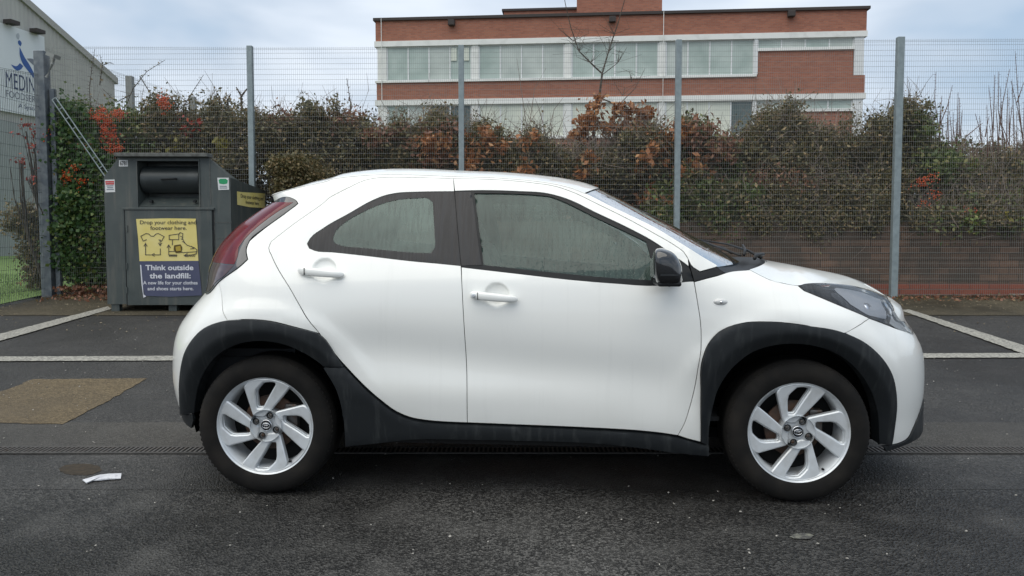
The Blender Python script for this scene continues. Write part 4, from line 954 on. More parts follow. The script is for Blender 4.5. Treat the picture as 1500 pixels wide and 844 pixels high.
def shrub(name,label,cat,bl,leaf,n,size,root,Yt=.45,extra=(),twig=0,tl_=.4,tm='twig',berries=0,bb=None,group='shrubs of the hedge behind the fence',clump=.09,el=1.5,flat=0):
    rp=atY(*root); gzr=1.33 if rp[1]>11.2 else gz(rp[1]); e_=empty(name,(rp[0],rp[1],gzr)); tag(e_,label,cat,group); off=Vector(e_.location)
    if group and name!='hedge_backing':
        bl=list(bl); tops=[b for b in bl if b[1]<232]
        for _k in range(7):
            if tops:
                b=random.choice(tops); x_=b[0]+random.uniform(-.8,.8)*b[2]; bl.append((x_,b[1]-b[3]*random.uniform(.75,1.05),random.uniform(4,8),random.uniform(12,22),b[4]-.1,1)); shoot_ls=[([(x_,b[1]),(x_+random.gauss(0,2),b[1]-b[3]*1.2),(x_+random.gauss(0,4),b[1]-b[3]*1.2-random.uniform(5,28))],b[4]-.1)]; shoots(e_,shoot_ls,'twig','shoot',leaf,(.007,.0025),.04)
        n=int(n*1.5); size*=.80; el=1.9; twig=int(twig*1.5)
    V,F=leafq(blobs_pts(bl,n,Yt,clump),size,el,flat); o=obj('foliage',V,F,LM[leaf],e_); o.location=-off
    for lf,n2,bl2,sz2 in extra:
        V,F=leafq(blobs_pts(bl2 or bl,n2,Yt+.05,clump),sz2,el); o=obj('foliage',V,F,LM[lf],e_); o.location=-off
    m_=MB(); base=Vector((rp[0],rp[1],gzr-.05))
    for b in bl:
        c=Vector(atY(b[0],b[1]+b[3]*.2,b[4])); mid=(base*.5+c*.5)+Vector((random.gauss(0,.08),random.gauss(0,.05),-.1)); s=base+Vector((random.gauss(0,.08),random.gauss(0,.05),0)); m_.tube([s,mid,c],[.028,.02,.010],6,0,False)
        for k in range(5):
            q=c+Vector((random.gauss(0,b[2]/FPX*b[4]*.5),random.gauss(0,.1),abs(random.gauss(0,b[3]/FPX*b[4]*.6)))); m_.tube([mid,(mid+q)/2+Vector((random.gauss(0,.05),0,0)),q],[.012,.008,.003],5,0,False)
    o=m_.build('stem',M['bark'],e_); o.location=-off
    if twig: o=twigs_mb(bl,twig,tl_,.0045,Yt,).build('twig',M[tm],e_); o.location=-off
    if berries:
        Pn=blobs_pts(bb,int(berries*1.3),.12,.04,9); Pn[:,1]-=.25
        oc=np.array([(1,0,0),(-1,0,0),(0,1,0),(0,-1,0),(0,0,1),(0,0,-1)])*.012; f8=np.array([(0,2,4),(2,1,4),(1,3,4),(3,0,4),(2,0,5),(1,2,5),(3,1,5),(0,3,5)])
        V=(Pn[:,None,:]+oc[None]*rng.uniform(.7,1.3,(len(Pn),1,1))).reshape(-1,3); F=(np.arange(len(Pn))[:,None,None]*6+f8[None]).reshape(-1,3); o=obj('berries',V,F,M['berry'],e_,True); o.location=-off
    return e_
def shoots(e_,lst,m='bark',name='shoot',leafy=None,rr=(.010,.003),thorn=0):
    """pixel polylines at a depth: long bare shoots"""
    off=Vector(e_.location); m_=MB(); lp=[]
    for pts,Y in lst:
        W_=[Vector(atY(x,y,Y)) for x,y in pts]; rs=[rr[0]+(rr[1]-rr[0])*i/max(1,len(W_)-1) for i in range(len(W_))]; m_.tube(W_,rs,5,0,False)
        for i in range(len(W_)-1):
            n_=int((W_[i+1]-W_[i]).length/.045)
            for k in range(n_):
                q=W_[i].lerp(W_[i+1],k/max(1,n_)); 
                if thorn:
                    d=Vector((random.choice((-1,1))*random.uniform(.4,1),random.gauss(0,.2),random.uniform(-.1,.5)))*thorn; m_.tube([q,q+d],[.004,.002],3,0,False)
                if leafy and random.random()<.6: lp.append(np.array(q)+rng.normal(size=3)*.02)
    o=m_.build(name,M[m],e_); o.location=-off
    if lp:
        V,F=leafq(np.array(lp),.035); o=obj('foliage',V,F,LM[leafy],e_); o.location=-off
s=shrub('ivy','dense dark green ivy climbing the mesh between the corner post and the clothes bank','climber',
 [(105,190,26,40,11.05),(130,240,36,40,11.05),(112,300,26,50,11.0),(140,330,24,50,11.05),(125,380,32,38,11.05),(98,340,16,70,11.0),(150,280,20,30,11.1)],'ivy',24000,.048,(118,420,11.25),Yt=.12,clump=.10,group=None,el=1.15,flat=1.6,extra=[('mid',1800,None,.055),('dark',5000,[(118,300,40,120,11.2)],.05)])
s=shrub('pyracantha','berry laden firethorn bush with orange clusters and long thorny shoots left of the clothes bank','shrub',
 [(150,180,38,22,11.5),(190,200,40,40,11.6),(165,230,40,30,11.6),(120,170,25,18,11.5)],'mid',6500,.042,(170,300,11.6),Yt=.3,twig=120,berries=1300,bb=[(163,176,9,12,11.35),(170,198,11,20,11.35),(180,222,10,8,11.3),(142,218,16,4,11.3),(186,172,13,4,11.35),(150,172,8,4,11.3),(88,203,7,5,11.2),(133,268,8,4,11.1),(110,262,12,4,11.1),(122,247,6,3,11.1),(252,155,6,14,11.4)],group=None)
shoots(s,[([(133,165),(131,130),(135,95),(139,72)],11.6),([(146,125),(150,95),(146,80)],11.6),([(180,165),(195,130),(215,105),(242,88)],11.7),([(205,112),(222,140),(238,155)],11.7),([(268,158),(280,138),(298,110)],11.8),([(190,140),(170,150),(150,130)],11.7),([(152,95),(160,92),(167,94)],11.6)],'bark','shoot','dark',(.009,.003),.05)
s=shrub('creeper','sprays of scarlet creeper leaves hanging beside the corner post over the lawn','creeper',
 [(38,190,14,12,10.9),(50,210,10,14,10.9),(30,235,16,6,10.8),(45,262,16,4,10.8),(62,248,12,8,10.9)],'red',140,.035,(66,300,11.0),Yt=.06,clump=.05,group=None)
s=shrub('bush','small dark bush on the lawn just behind the left mesh fence','bush',
 [(40,325,26,22,12.0),(56,362,16,30,12.0),(60,402,12,24,12.0)],'dark',6500,.035,(48,430,12.6),Yt=.3,twig=160,group=None,extra=[('olive',1500,None,.03)]); s.location.z=.28
for c_ in s.children: c_.location.z=-.28
s=shrub('red_leaf_shrub','shrub with scattered scarlet leaves rising directly behind the clothes bank','shrub',
 [(235,190,34,30,11.8),(285,195,34,32,11.9),(330,190,34,38,11.9),(260,225,50,25,11.8),(345,240,32,26,11.7)],'dark',13000,.038,(270,300,11.9),twig=260,extra=[('red',190,[(252,170,6,20,11.5),(225,182,40,10,11.7),(285,185,30,14,11.7)],.034),('yellow',260,[(268,208,12,8,11.5),(330,215,14,8,11.5)],.04)])
shoots(s,[([(318,165),(322,150),(316,140)],11.8),([(335,165),(333,148),(338,138)],11.8),([(354,165),(353,140),(346,128)],11.8),([(353,142),(362,130)],11.8)],'bark','shoot','dark',(.02,.01),.05)
s=shrub('low_conifer','low bushy olive evergreen growing between the clothes bank and the white car roof','shrub',
 [(412,243,22,15,10.75),(440,247,32,20,10.75),(465,258,24,16,10.75),(440,272,45,16,10.75),(465,315,48,40,10.75)],'olive',15000,.024,(430,430,10.4),Yt=.25,group=None,clump=.06,extra=[('dark',6000,None,.026)])
s=shrub('evergreen_shrub','dark evergreen shrub right of the first fence post with spiky upper twigs','shrub',
 [(390,204,36,27,11.9),(430,199,34,32,11.9),(475,194,30,30,12.0),(520,204,30,32,12.0),(460,235,80,24,11.9)],'dark',17000,.038,(450,310,11.9),twig=420,extra=[('rust',1300,[(440,179,60,10,11.9),(510,184,30,18,11.9)],.035)])
shoots(s,[([(405,185),(402,168)],11.8),([(497,175),(497,150)],11.8),([(512,180),(514,155),(508,115)],11.8),([(470,170),(474,152)],11.8)],'bark','shoot','rust',(.012,.004),.04)
s=shrub('rusty_leaved_shrub','reddish brown leaved shrub between the first and second fence posts','shrub',
 [(570,216,30,25,11.9),(610,211,34,28,11.9),(655,211,30,30,11.9),(610,235,75,28,11.9)],'dark',14000,.038,(610,310,11.9),twig=420,extra=[('rust',3000,[(560,201,20,19,11.7),(600,201,26,16,11.7),(650,201,26,19,11.7),(620,231,50,18,11.7)],.042),('brown',900,[(640,216,30,23,11.6)],.045)])
s=shrub('oak_scrub','oak scrub with curled orange brown leaves around the second fence post','shrub',
 [(710,224,32,27,11.9),(760,229,34,25,12.0),(800,229,30,25,12.0),(750,245,80,24,11.9)],'dark',13000,.036,(750,310,11.9),twig=520,extra=[('brown',1300,[(705,204,26,12,11.6),(728,219,16,9,11.6),(775,204,14,12,11.6),(785,219,14,9,11.6),(695,229,14,9,11.6),(690,245,12,8,11.5),(775,250,20,6,11.5)],.043)])
shoots(s,[([(772,190),(762,120),(757,85)],11.9),([(775,190),(783,130),(800,100)],11.9),([(800,205),(812,160),(835,130)],11.9),([(800,200),(790,160),(784,145)],11.9),([(808,200),(806,165)],11.9),([(815,200),(830,160)],11.9)],'twig','shoot',None,(.007,.002),.0)
# young oak with bare forked crown
oak=empty('young_oak_tree',tuple(atY(868,300,12.0)*np.array([1,1,0])+np.array([0,0,1.3]))); tag(oak,'slim young oak with bare forked crown and brown lower leaves above the hedge','tree'); oo=Vector(oak.location)
m_=MB(); 
def pl(pts,r0,r1,Y=12.0):
    W_=[Vector(atY(x,y,Y)) for x,y in pts]; m_.tube(W_,[r0+(r1-r0)*i/(len(W_)-1) for i in range(len(W_))],6,0,False)
pl([(866,320),(868,260),(872,215),(868,180),(877,150),(882,108)],.035,.018)
o=m_.build('trunk',M['bark'],oak); o.location=-oo; m_=MB()
pl([(882,108),(865,92),(848,75),(836,40),(828,5),(824,-20)],.014,.004); pl([(882,108),(893,70),(905,35),(915,0),(918,-25)],.014,.004); pl([(848,75),(842,60),(838,62)],.006,.002)
pl([(882,110),(905,92),(918,70)],.008,.003); pl([(870,140),(895,150),(915,165),(935,190)],.014,.006); pl([(905,155),(930,130),(945,100)],.008,.003); pl([(890,85),(885,60)],.005,.002)
for k in range(60):
    a=random.choice([(848,75),(840,60),(893,75),(900,50),(865,92),(905,92),(882,108),(912,140),(925,120)]); pl([a,(a[0]+random.gauss(0,12),a[1]-random.uniform(3,20)),(a[0]+random.gauss(0,22),a[1]-random.uniform(10,34))],.0045,.0015,12.0+random.uniform(-.2,.2))
o=m_.build('branch',M['bark'],oak); o.location=-oo
V,F=leafq(blobs_pts([(862,175,22,12,11.9),(895,185,26,12,11.9),(872,155,12,8,11.9),(915,160,22,8,11.9),(930,185,20,18,11.9),(850,195,18,12,11.9),(880,145,10,4,11.9),(945,165,14,10,11.9)],1500,.2,.06,12),.06,1.5); o=obj('foliage',V,F,LM['brown'],oak); o.location=-oo
s=shrub('bramble_thicket','twiggy thicket with a few pale leaves below the young oak','shrub',
 [(845,239,32,21,11.9),(890,239,32,25,11.9),(935,229,34,27,11.9),(965,235,24,40,11.8),(880,255,80,22,11.9)],'dark',15000,.036,(890,310,11.9),twig=800,tl_=.5,extra=[('brown',1100,[(960,214,22,21,11.6),(945,239,20,10,11.6),(860,250,16,20,11.6),(980,290,14,18,11.5),(955,290,12,14,11.5)],.055),('mid',900,[(970,300,20,30,11.6)],.045)])
s=shrub('ivy_covered_shrub','ivy mass spilling over the brick wall around the third fence post','shrub',
 [(1010,223,30,30,11.8),(1050,238,34,30,11.8),(1010,280,26,40,11.35),(1045,310,38,44,11.35),(1090,300,30,40,11.4),(975,320,30,30,11.4)],'mid',13500,.042,(1030,330,11.6),Yt=.28,twig=250,extra=[('dark',7000,None,.04),('rust',1500,[(1020,203,30,18,11.5),(1050,223,26,16,11.5)],.045),('brown',500,[(1005,255,10,14,11.3),(1000,198,14,18,11.4),(1030,240,20,6,11.3)],.055)])
s=shrub('olive_conifer','wide olive green conifer hedge section in front of the red brick gable end','shrub',
 [(1095,219,30,31,11.9),(1130,214,34,38,12.0),(1165,204,22,44,12.0),(1195,214,26,33,12.0),(1225,219,24,29,12.0),(1150,255,85,40,11.8)],'olive',19000,.030,(1150,330,11.9),twig=700,extra=[('dark',9000,None,.034),('rust',1200,[(1140,270,60,20,11.5)],.03)])
s=shrub('trailing_ivy','ragged dark foliage trailing down the brick wall behind the bonnet','shrub',
 [(1120,300,40,26,11.35),(1170,295,40,26,11.35),(1215,300,36,28,11.4),(1190,330,16,24,11.2),(1240,285,24,22,11.4),(1110,325,20,14,11.15),(1150,322,18,10,11.15),(1225,325,20,12,11.15),(1275,320,18,14,11.1)],'dark',10500,.036,(1170,330,11.6),Yt=.14,twig=220,extra=[('olive',3500,None,.03)])
s=shrub('holly_shrub','dark leafy shrub around the fourth fence post with a pointed green top','shrub',
 [(1290,215,26,34,11.8),(1335,205,20,42,11.8),(1350,240,34,36,11.8),(1300,270,36,36,11.6),(1280,300,34,16,11.35)],'dark',16000,.038,(1320,330,11.8),twig=350,extra=[('mid',4200,[(1338,190,12,26,11.7),(1360,240,26,30,11.6)],.038)],berries=110,bb=[(1336,268,9,6,11.3),(1350,262,5,3,11.3),(1357,288,8,3,11.25)])
s=shrub('twiggy_shrub','shrub with many bare upright shoots right of the fourth fence post','shrub',
 [(1390,264,36,37,11.8),(1430,274,34,39,11.8),(1410,300,50,20,11.4),(1345,318,16,14,11.1),(1395,322,22,12,11.1),(1440,318,18,16,11.1)],'dark',13000,.036,(1410,330,11.8),twig=700,tl_=.45,extra=[('mid',3000,None,.036),('yellow',300,None,.04)],berries=40,bb=[(1400,311,4,3,11.2),(1340,300,3,3,11.2)])
LS=[]
for k in range(26):
    x=random.uniform(1355,1450); y=random.uniform(200,240); h=random.uniform(20,80); dx=random.gauss(0,7); LS.append(([(x,y),(x+dx*.4,y-h*.5),(x+dx,y-h)],11.8))
LS+=[([(1378,215),(1374,180),(1369,145),(1371,105)],11.8),([(1376,185),(1388,155),(1395,125)],11.8),([(1415,200),(1440,180)],11.8)]
shoots(s,LS,'redtwig','shoot',None,(.009,.003),.035)
s=shrub('bare_shoot_shrub','shrub of tall reddish bare stems at the right edge of the picture','shrub',
 [(1470,262,34,37,11.8),(1510,262,34,42,11.8),(1560,272,40,42,11.8),(1490,300,60,22,11.4),(1480,320,26,14,11.1)],'dark',15000,.036,(1490,330,11.8),twig=900,tl_=.45,extra=[('mid',3500,None,.036)])
LS=[]
for k in range(46):
    x=random.uniform(1445,1560); y=random.uniform(190,245); h=random.uniform(25,95); dx=random.gauss(0,8); LS.append(([(x,y),(x+dx*.4,y-h*.5),(x+dx,y-h)],11.8))
LS+=[([(1472,210),(1462,160),(1463,105)],11.8),([(1500,220),(1492,150),(1487,75)],11.8),([(1490,150),(1500,120)],11.8),([(1455,190),(1457,110)],11.8)]
shoots(s,LS,'redtwig','shoot',None,(.009,.003),.035)
for k_,(x0_,x1_,lf_) in enumerate([(200,560,'dark'),(560,980,'rust'),(980,1280,'olive'),(1280,1640,'mid')]):
    mid_=(x0_+x1_)/2
    s=shrub('hedge_backing',['dense hedge behind the clothes bank and the first fence post','dense hedge behind the oak scrub and young oak','dense hedge behind the olive conifer and the bonnet','dense hedge behind the bare shoots at the right'][k_],'hedge',[(x,y,46,26,12.5) for x in range(x0_,x1_+1,60) for y in (235,285,315)],'dark',21000,.05,(mid_,330,12.5),Yt=.35,twig=300,extra=[(lf_,2500,None,.045)])
# far bare tree
ft=empty('bare_tree',tuple(atY(1330,338,48)*np.array([1,1,0])+np.array([0,0,.2]))); tag(ft,'pale leafless tree far beyond the hedge beside the fourth fence post','tree'); fo=Vector(ft.location)
m_=MB(); base=Vector((ft.location.x,48,.2)); top=Vector(atY(1330,200,48)); m_.tube([base,(base+top)/2,top],[.25,.2,.12],8); o=m_.build('trunk',M['twig'],ft); o.location=-fo
m_=MB()
def grow(p,d,l,r,k):
    e_=p+d*l; m_.tube([p,e_],[r,r*.7],4,0,False)
    if k==0: return
    for i in range(3 if k>1 else 4): grow(e_,(d+Vector((random.gauss(0,.5),random.gauss(0,.4),random.gauss(.12,.3)))).normalized(),l*random.uniform(.62,.85),r*.6,k-1)
for i in range(4): grow(top-Vector((0,0,1.2)),Vector((random.gauss(0,.5),random.gauss(0,.3),1)).normalized(),.95,.05,5)
o=m_.build('branch',mat('far pale bark',(.24,.2,.19),.9),ft); o.location=-fo
# ---------------------------------------------------------------- ground litter
def scatter(name,kind_label,n,fn,size,m_,flat=.5):
    V=[];F=[]; k=0
    for i in range(n):
        x,y=fn(); s=size*random.uniform(.4,1.5); z=gz(y)+.006
        c=np.array([x,y,z+s*.2]); q=rng.normal(size=(6,3))*.25+np.array([(1,0,0),(-1,0,0),(0,1,0),(0,-1,0),(0,0,flat),(0,0,-flat)]); V+=list(c+q*s*.5); F+=[(k+a,k+b,k+c_) for a,b,c_ in ((0,2,4),(2,1,4),(1,3,4),(3,0,4),(2,0,5),(1,2,5),(3,1,5),(0,3,5))]; k+=6
    o=obj(name,V,F,m_); tag(o,kind='stuff'); return o
scatter('grit','',1500,lambda:(random.uniform(-4.5,4.5),random.uniform(1.7,9.5)**1.0),.0085,mat('pale stone chips',(.42,.40,.36),.8,noise=(3,(.2,.19,.17),.4,.6)))
scatter('gravel','',1600,lambda:(random.uniform(-7,7.5),random.choice([random.uniform(8.0,10.8),random.uniform(9.6,10.9)])),.016,mat('brown grit',(.17,.13,.08),.9,noise=(5,(.3,.25,.17),.4,.6)))
Pn=np.array([(random.uniform(-6.7,7.5),10.2+.65*random.random()**.6) for _ in range(1700)]); Pn=np.array([(a,b,gz(b)+.012+.02*random.random()) for a,b in Pn]+[(random.uniform(-6.7,-4.9),random.uniform(10.75,11.1),.29+.14*random.random()) for _ in range(900)])
V,F=leafq(Pn,.035); V[:,2]=np.maximum(V[:,2],.2); o=obj('fallen_leaves',V,F,LM['rust']); tag(o,kind='stuff')
V=[];F=[]; k=0
for i in range(9000):
    x=random.uniform(-11,-6.95); y=random.uniform(9,16); h=random.uniform(.03,.07); a=random.uniform(0,6.3); V+=[(x,y,.28),(x+.008*math.cos(a),y+.008*math.sin(a),.28),(x+random.gauss(0,.02),y+random.gauss(0,.02),gz(y)+h+.01)]; F.append((k,k+1,k+2)); k+=3
o=obj('grass_blades',V,F,M_leaf('grass blade',(.05,.11,.02),(.09,.17,.035),(.14,.16,.06))); tag(o,kind='stuff')
# crumpled paper litter
pts=[(121,705.5),(132,702),(146,699),(160,696.5),(178,697),(177,703.5),(160,704.5),(148,706),(136,706.5),(127,710)]
W2=[atG(*p) for p in pts]; m_=MB(); V=[(p[0],p[1],.005+.002*random.random()) for p in W2]; V2=[(v[0],v[1],v[2]+.002+.005*random.random()) for v in V]; n=len(V)
cen=tuple(np.mean(V2,axis=0)+np.array([0,0,.008])); V3=V+V2+[cen]; F=[(i,(i+1)%n,n+(i+1)%n,n+i) for i in range(n)]+[(n+i,n+(i+1)%n,2*n) for i in range(n)]
F=[f[::-1] for f in F] ; m_.add(V3,F); o=m_.build('paper_litter',mat('white scrap paper',(.62,.63,.66),.7,noise=(40,(.45,.46,.5),.45,.65))); tag(o,'crumpled strip of white paper lying on the tarmac behind the rear wheel','litter')
# ================================================================ BUILDINGS
M['fbrick']=M_brick('red office brick',(.43,.165,.100),(.31,.112,.070),(.28,.18,.14),.235,.078,msize=.010,bumpd=.003,hscale=.25,var=.18,dirt=(.17,.055,.035))
M['white']=mat('white painted concrete',(.78,.79,.76),.7,noise=(2,(.62,.63,.60),.5,.8))
M['coping']=mat('dark coping',(.05,.042,.04),.8)
M['frame']=mat('white window frame',(.72,.74,.74),.5)
M['pgrey']=mat('grey frame',(.30,.33,.35),.5)
def M_pane(name,c,c2,rough=.12):
    m=mat(name,c,rough); n=NT(m); n.to(n.mix(n.ramp(n.noise(.8,3),[(.35,0),(.65,1)]),c,c2),'Base Color'); return m
M['pane']=M_pane('office window glass',(.34,.42,.385),(.48,.56,.52)); M['panec']=M_pane('lighter office window glass',(.42,.47,.44),(.55,.60,.56)); M['pane2']=M_pane('window with pale blinds',(.72,.74,.63),(.60,.64,.56),.3); M['paned']=M_pane('dark office window',(.07,.10,.10),(.11,.15,.15))
BL=atY(553,338,39.5); BRr=atY(1258,338,37.4)
bd=np.array([BRr[0]-BL[0],BRr[1]-BL[1]]); BW=float(np.hypot(*bd)); bang=math.atan2(bd[1],bd[0])
bld=empty('office_building',(BL[0],BL[1],0),bang); tag(bld,'long red brick office block with white bands and rows of windows beyond the hedge','building')
bux=np.array([math.cos(bang),math.sin(bang),0]); bn=np.array([-math.sin(bang),math.cos(bang),0]); bo0=np.array([BL[0],BL[1],0])
def bS(px,py=338):
    d=ray(px,py); t=((bo0-_c)@bn)/(d@bn); p=_c+d*t; return float((p-bo0)@bux),float(p[2])
def Z(row): return bS(560,row)[1]
def X(px): return bS(px,100)[0]
def bbox(s0,s1,z0,z1,y0,y1,name,m,parent=bld,bev=0):
    m_=MB(); m_.b2((s0,y0,z0),(s1,y1,z1)); return m_.build(name,m,parent,False,bev)
z31,z61,z69,z118,z121,z147,z155,z206=[Z(r) for r in (31,61,69,119,122,147,155,206)]
xe=X(1258); xi=X(1108)
bbox(0,BW+.12,z61,z31,0,12,'brick_band',M['fbrick']); bbox(-.1,BW+.25,z31,z31+.14,-.12,12,'coping',M['coping'])
bbox(-.05,BW+.15,z69,z61-.003,-.08,11.9,'white_band',M['white'])
bbox(.03,BW+.10,z147,z121-.003,.0,11.9,'brick_band',M['fbrick']); bbox(-.02,xi,z121,z118,-.10,.3,'window_sill',M['white'])
bbox(-.05,BW+.15,z155,z147-.003,-.08,11.9,'white_band',M['white'])
bbox(.03,BW+.10,.1,z206,.0,11.9,'brick_band',M['fbrick']); bbox(-.02,xi,z206+.003,z206+.12,-.10,.3,'window_sill',M['white'])
bbox(.25,BW,z118,z69,1.6,11.8,'inner_wall',M['paned']); bbox(.25,BW,z206,z155,1.6,11.8,'inner_wall',M['paned'])
# strip windows over brick infill at the right end
zs=Z(85); 
for (zt_,zb_) in ((z69,z121),(z155,z206)):
    zi=zt_-(z69-Z(86)); bbox(xi+.06,X(1250),zb_-.3,zi,.06,1.4,'brick_infill',M['fbrick']); bbox(xi+.03,X(1251),zi,zi+.14,-.04,.3,'window_sill',M['white'])
    bbox(X(1251),BW+.02,zb_,zt_,-.01,.35,'corner_pier',M['frame']); bbox(xi-.12,xi+.06,(z118 if zt_>z147 else z206)+.02,zt_,-.03,.3,'pier',M['frame'])
def window(s0,s1,z0,z1,n,styles,y=.10):
    fr=MB(); t=.05; fr.b2((s0,y-.04,z0),(s1,y+.04,z0+t)); fr.b2((s0,y-.04,z1-t),(s1,y+.04,z1))
    for i in range(n+1):
        s=s0+(s1-s0)*i/n; fr.b2((s-t*.7,y-.045,z0+t),(s+t*.7,y+.045,z1-t))
    w_=fr.build('window',M['pgrey'] if 0 else M['frame'],bld)
    for i in range(n):
        a=s0+(s1-s0)*i/n; b=s0+(s1-s0)*(i+1)/n; m_=MB(); m_.b2((a+t*.7+.001,y-.01,z0+t+.001),(b-t*.7-.001,y+.01,z1-t-.001)); m_.build('pane',M[styles[i%len(styles)] if random.random()<.7 or styles[0]!='pane' else 'panec'],w_)
G=[(567,690,4),(702,826,4),(838,964,4),(976,1104,4)]
sty_u=[['pane'],['pane'],['pane','pane','pane','pane'],['pane']]
sty_l=[['pane','pane','paned','paned'],['pane2'],['pane2','pane2','pane2','pane2'],['pane2','pane2','pane2','paned']]
for (a,b,n),su,sl in zip(G,sty_u,sty_l):
    window(X(a),X(b),z118,z69-.003,n,su); window(X(a),X(b),z206+.125,z155-.003,n,sl)
window(xi+.07,X(1250),Z(83),z69-.003,4,['pane'],.12); window(xi+.07,X(1250),z155-(z69-Z(83)),z155-.003,4,['pane'],.12)
for zz in ((z118,z69),(z206+.12,z155)):
    for a,b in ((553,566),(691,701),(827,837),(965,975)): bbox(X(a),X(b),zz[0],zz[1]-.002,.0,.25,'pier',M['white'])
    bbox(.05,.35,zz[0],zz[1]-.002,.26,11.6,'side_wall',M['fbrick']); bbox(BW-.12,BW+.08,zz[0],zz[1]-.002,.36,11.6,'side_wall',M['fbrick'])
# small bright opening lights in the first window
for a,b in ((661,669),(676,687)): bbox(X(a),X(b),Z(91),Z(72),.03,.06,'window_blind',M['pane2'])
# roof structures
def bS2(px,py,dy):
    d=ray(px,py); o0=bo0+bn*dy; t=((o0-_c)@bn)/(d@bn); p=_c+d*t; return float((p-o0)@bux),float(p[2])
a,zt_=bS2(738,17,3); b,_z=bS2(846,17,3); bbox(a,b+4,z31+.12,zt_,3,8,'roof_upstand',M['fbrick']); bbox(a-.1,b+.2,zt_,zt_+.12,2.9,8.1,'coping',M['coping'])
a,_z=bS2(845,0,2.5); b,_z=bS2(970,0,2.5); bbox(a,b,z31+.12,z31+3.8,2.5,7.5,'roof_tower',M['fbrick'])
for px,py in ((662,34),(897,29),(1158,21)):
    s_,z_=bS(px,py); o=bbox(s_-.17,s_+.17,z_-.16,z_+.12,-.30,-.02,'floodlight',M['coping'],bld,.02)
for px in (560,971): m_=MB(); s_=X(px); m_.tube([(s_,-.14,4),(s_,-.14,z31+.1)],.018,6); m_.build('lightning_cable',M['white'],bld)
# ---------------------------------------------------------------- warehouse with the sign
def M_clad(c=(.44,.44,.40)):
    m=mat('ribbed metal cladding',c,.55,metal=.0); n=NT(m); s=n.new('SeparateXYZ'); n.L.new(n.co(),s.inputs[0]); w_=n.new('Math',operation='SINE'); k=n.new('Math',operation='MULTIPLY'); k.inputs[1].default_value=2*math.pi/.2; n.L.new(s.outputs[0],k.inputs[0]); n.L.new(k.outputs[0],w_.inputs[0])
    n.to(n.bump(w_.outputs[0],.5,.012),'Normal'); n.to(n.mix(n.ramp(n.noise(.6,5,n.co(scale=(3,3,.5))),[(.4,0),(.7,.6)]),c,tuple(x*.78 for x in c)),'Base Color'); return m
M['clad']=M_clad(); M['clad2']=M_clad((.30,.33,.32))
A0=np.array([-27.7*.692,27.7*1.0]); A1=np.array([-.5304*34,34.0]); wd_=A1-A0; WA=math.atan2(wd_[1],wd_[0]); 
wh=empty('warehouse',(A1[0],A1[1],0),WA); tag(wh,'grey ribbed metal warehouse gable at the left carrying a large white sign','building')
wux=np.array([math.cos(WA),math.sin(WA),0]); wnn=np.array([math.sin(WA),-math.cos(WA),0]); w0=np.array([A1[0],A1[1],0])   # wnn faces the car park
def wS(px,py,off=0):
    d=ray(px,py); o0=w0+wnn*off; t=((o0-_c)@wnn)/(d@wnn); p=_c+d*t; return float((p-o0)@wux),float(p[2])
s0,z0=wS(42,2); s1,z1=wS(175,120); sl=(z0-z1)/(s0-s1)
L_=-18; ridge=z1+sl*L_
m_=MB(); V=[(0,0,.1),(L_,0,.1),(L_,0,ridge),(0,0,z1)]; V+=[(v[0],20,v[2]) for v in V]
m_.add(V,[(1,0,3,2),(4,5,6,7),(0,4,7,3),(5,1,2,6)]); m_.build('wall',M['clad'],wh)
m_=MB(); V=[(.12,-.10,z1-.16),(L_,-.10,ridge-.16),(L_,-.10,ridge+.12),(.12,-.10,z1+.12-.0)]; V+=[(v[0],20.1,v[2]) for v in V]; m_.add(V,[(1,0,3,2),(4,5,6,7),(0,4,7,3),(5,1,2,6),(3,7,6,2),(1,5,4,0)]); m_.build('roof',mat('grey roof edge',(.36,.36,.33),.6),wh)
m_=MB(); zb_=wS(30,182)[1]; m_.b2((-8.5,-.12,.1),(-3.2,-.02,zb_)); m_.build('loading_door',M['clad2'],wh)
for px,py in ((17,33),(55,46)):
    a,b=wS(px,py,.3); m_=MB(); m_.box((a,-.30,b),(.42,.34,.14)); m_.tube([(a,-.02,b-.1),(a,-.2,b)],.03,6); m_.build('wall_lamp',M['coping'],wh)
# sign
OFF=.12
aL,_z=wS(-12,100,OFF); aR,_z=wS(66.5,100,OFF); zT=wS(34,44,OFF)[1]; zB=wS(34,168,OFF)[1]
o0=w0+wnn*OFF; sg=empty('warehouse_sign',tuple(o0+np.array([0,0,zB])),WA); tag(sg,'large white sign board with navy lettering and a blue running figure on the warehouse wall','sign')
M['signw']=mat('white sign face',(.68,.72,.74),.5); M['navy']=mat('navy lettering',(.022,.045,.12),.5); M['blue']=mat('blue emblem',(.03,.10,.32),.5); M['sgrey']=mat('grey lettering',(.18,.2,.24),.5)
m_=MB(); m_.b2((aL-1.2,.0,0),(aR,.08,zT-zB)); m_.build('board',M['signw'],sg)
def text_mesh(body,size,sx=1,bold=0,align='LEFT',spacing=1):
    c=bpy.data.curves.new('t','FONT'); c.body=body; c.size=size; c.align_x=align; c.offset=bold; c.extrude=.0; c.space_character=spacing; c.resolution_u=4
    o=bpy.data.objects.new('t',c); col.objects.link(o); bpy.context.view_layer.update(); me=bpy.data.meshes.new_from_object(o.evaluated_get(bpy.context.evaluated_depsgraph_get()))
    V=np.array([tuple(v.co) for v in me.vertices]); F=[tuple(p.vertices) for p in me.polygons]; bpy.data.objects.remove(o); bpy.data.curves.remove(c); bpy.data.meshes.remove(me)
    V[:,0]*=sx; return V,F
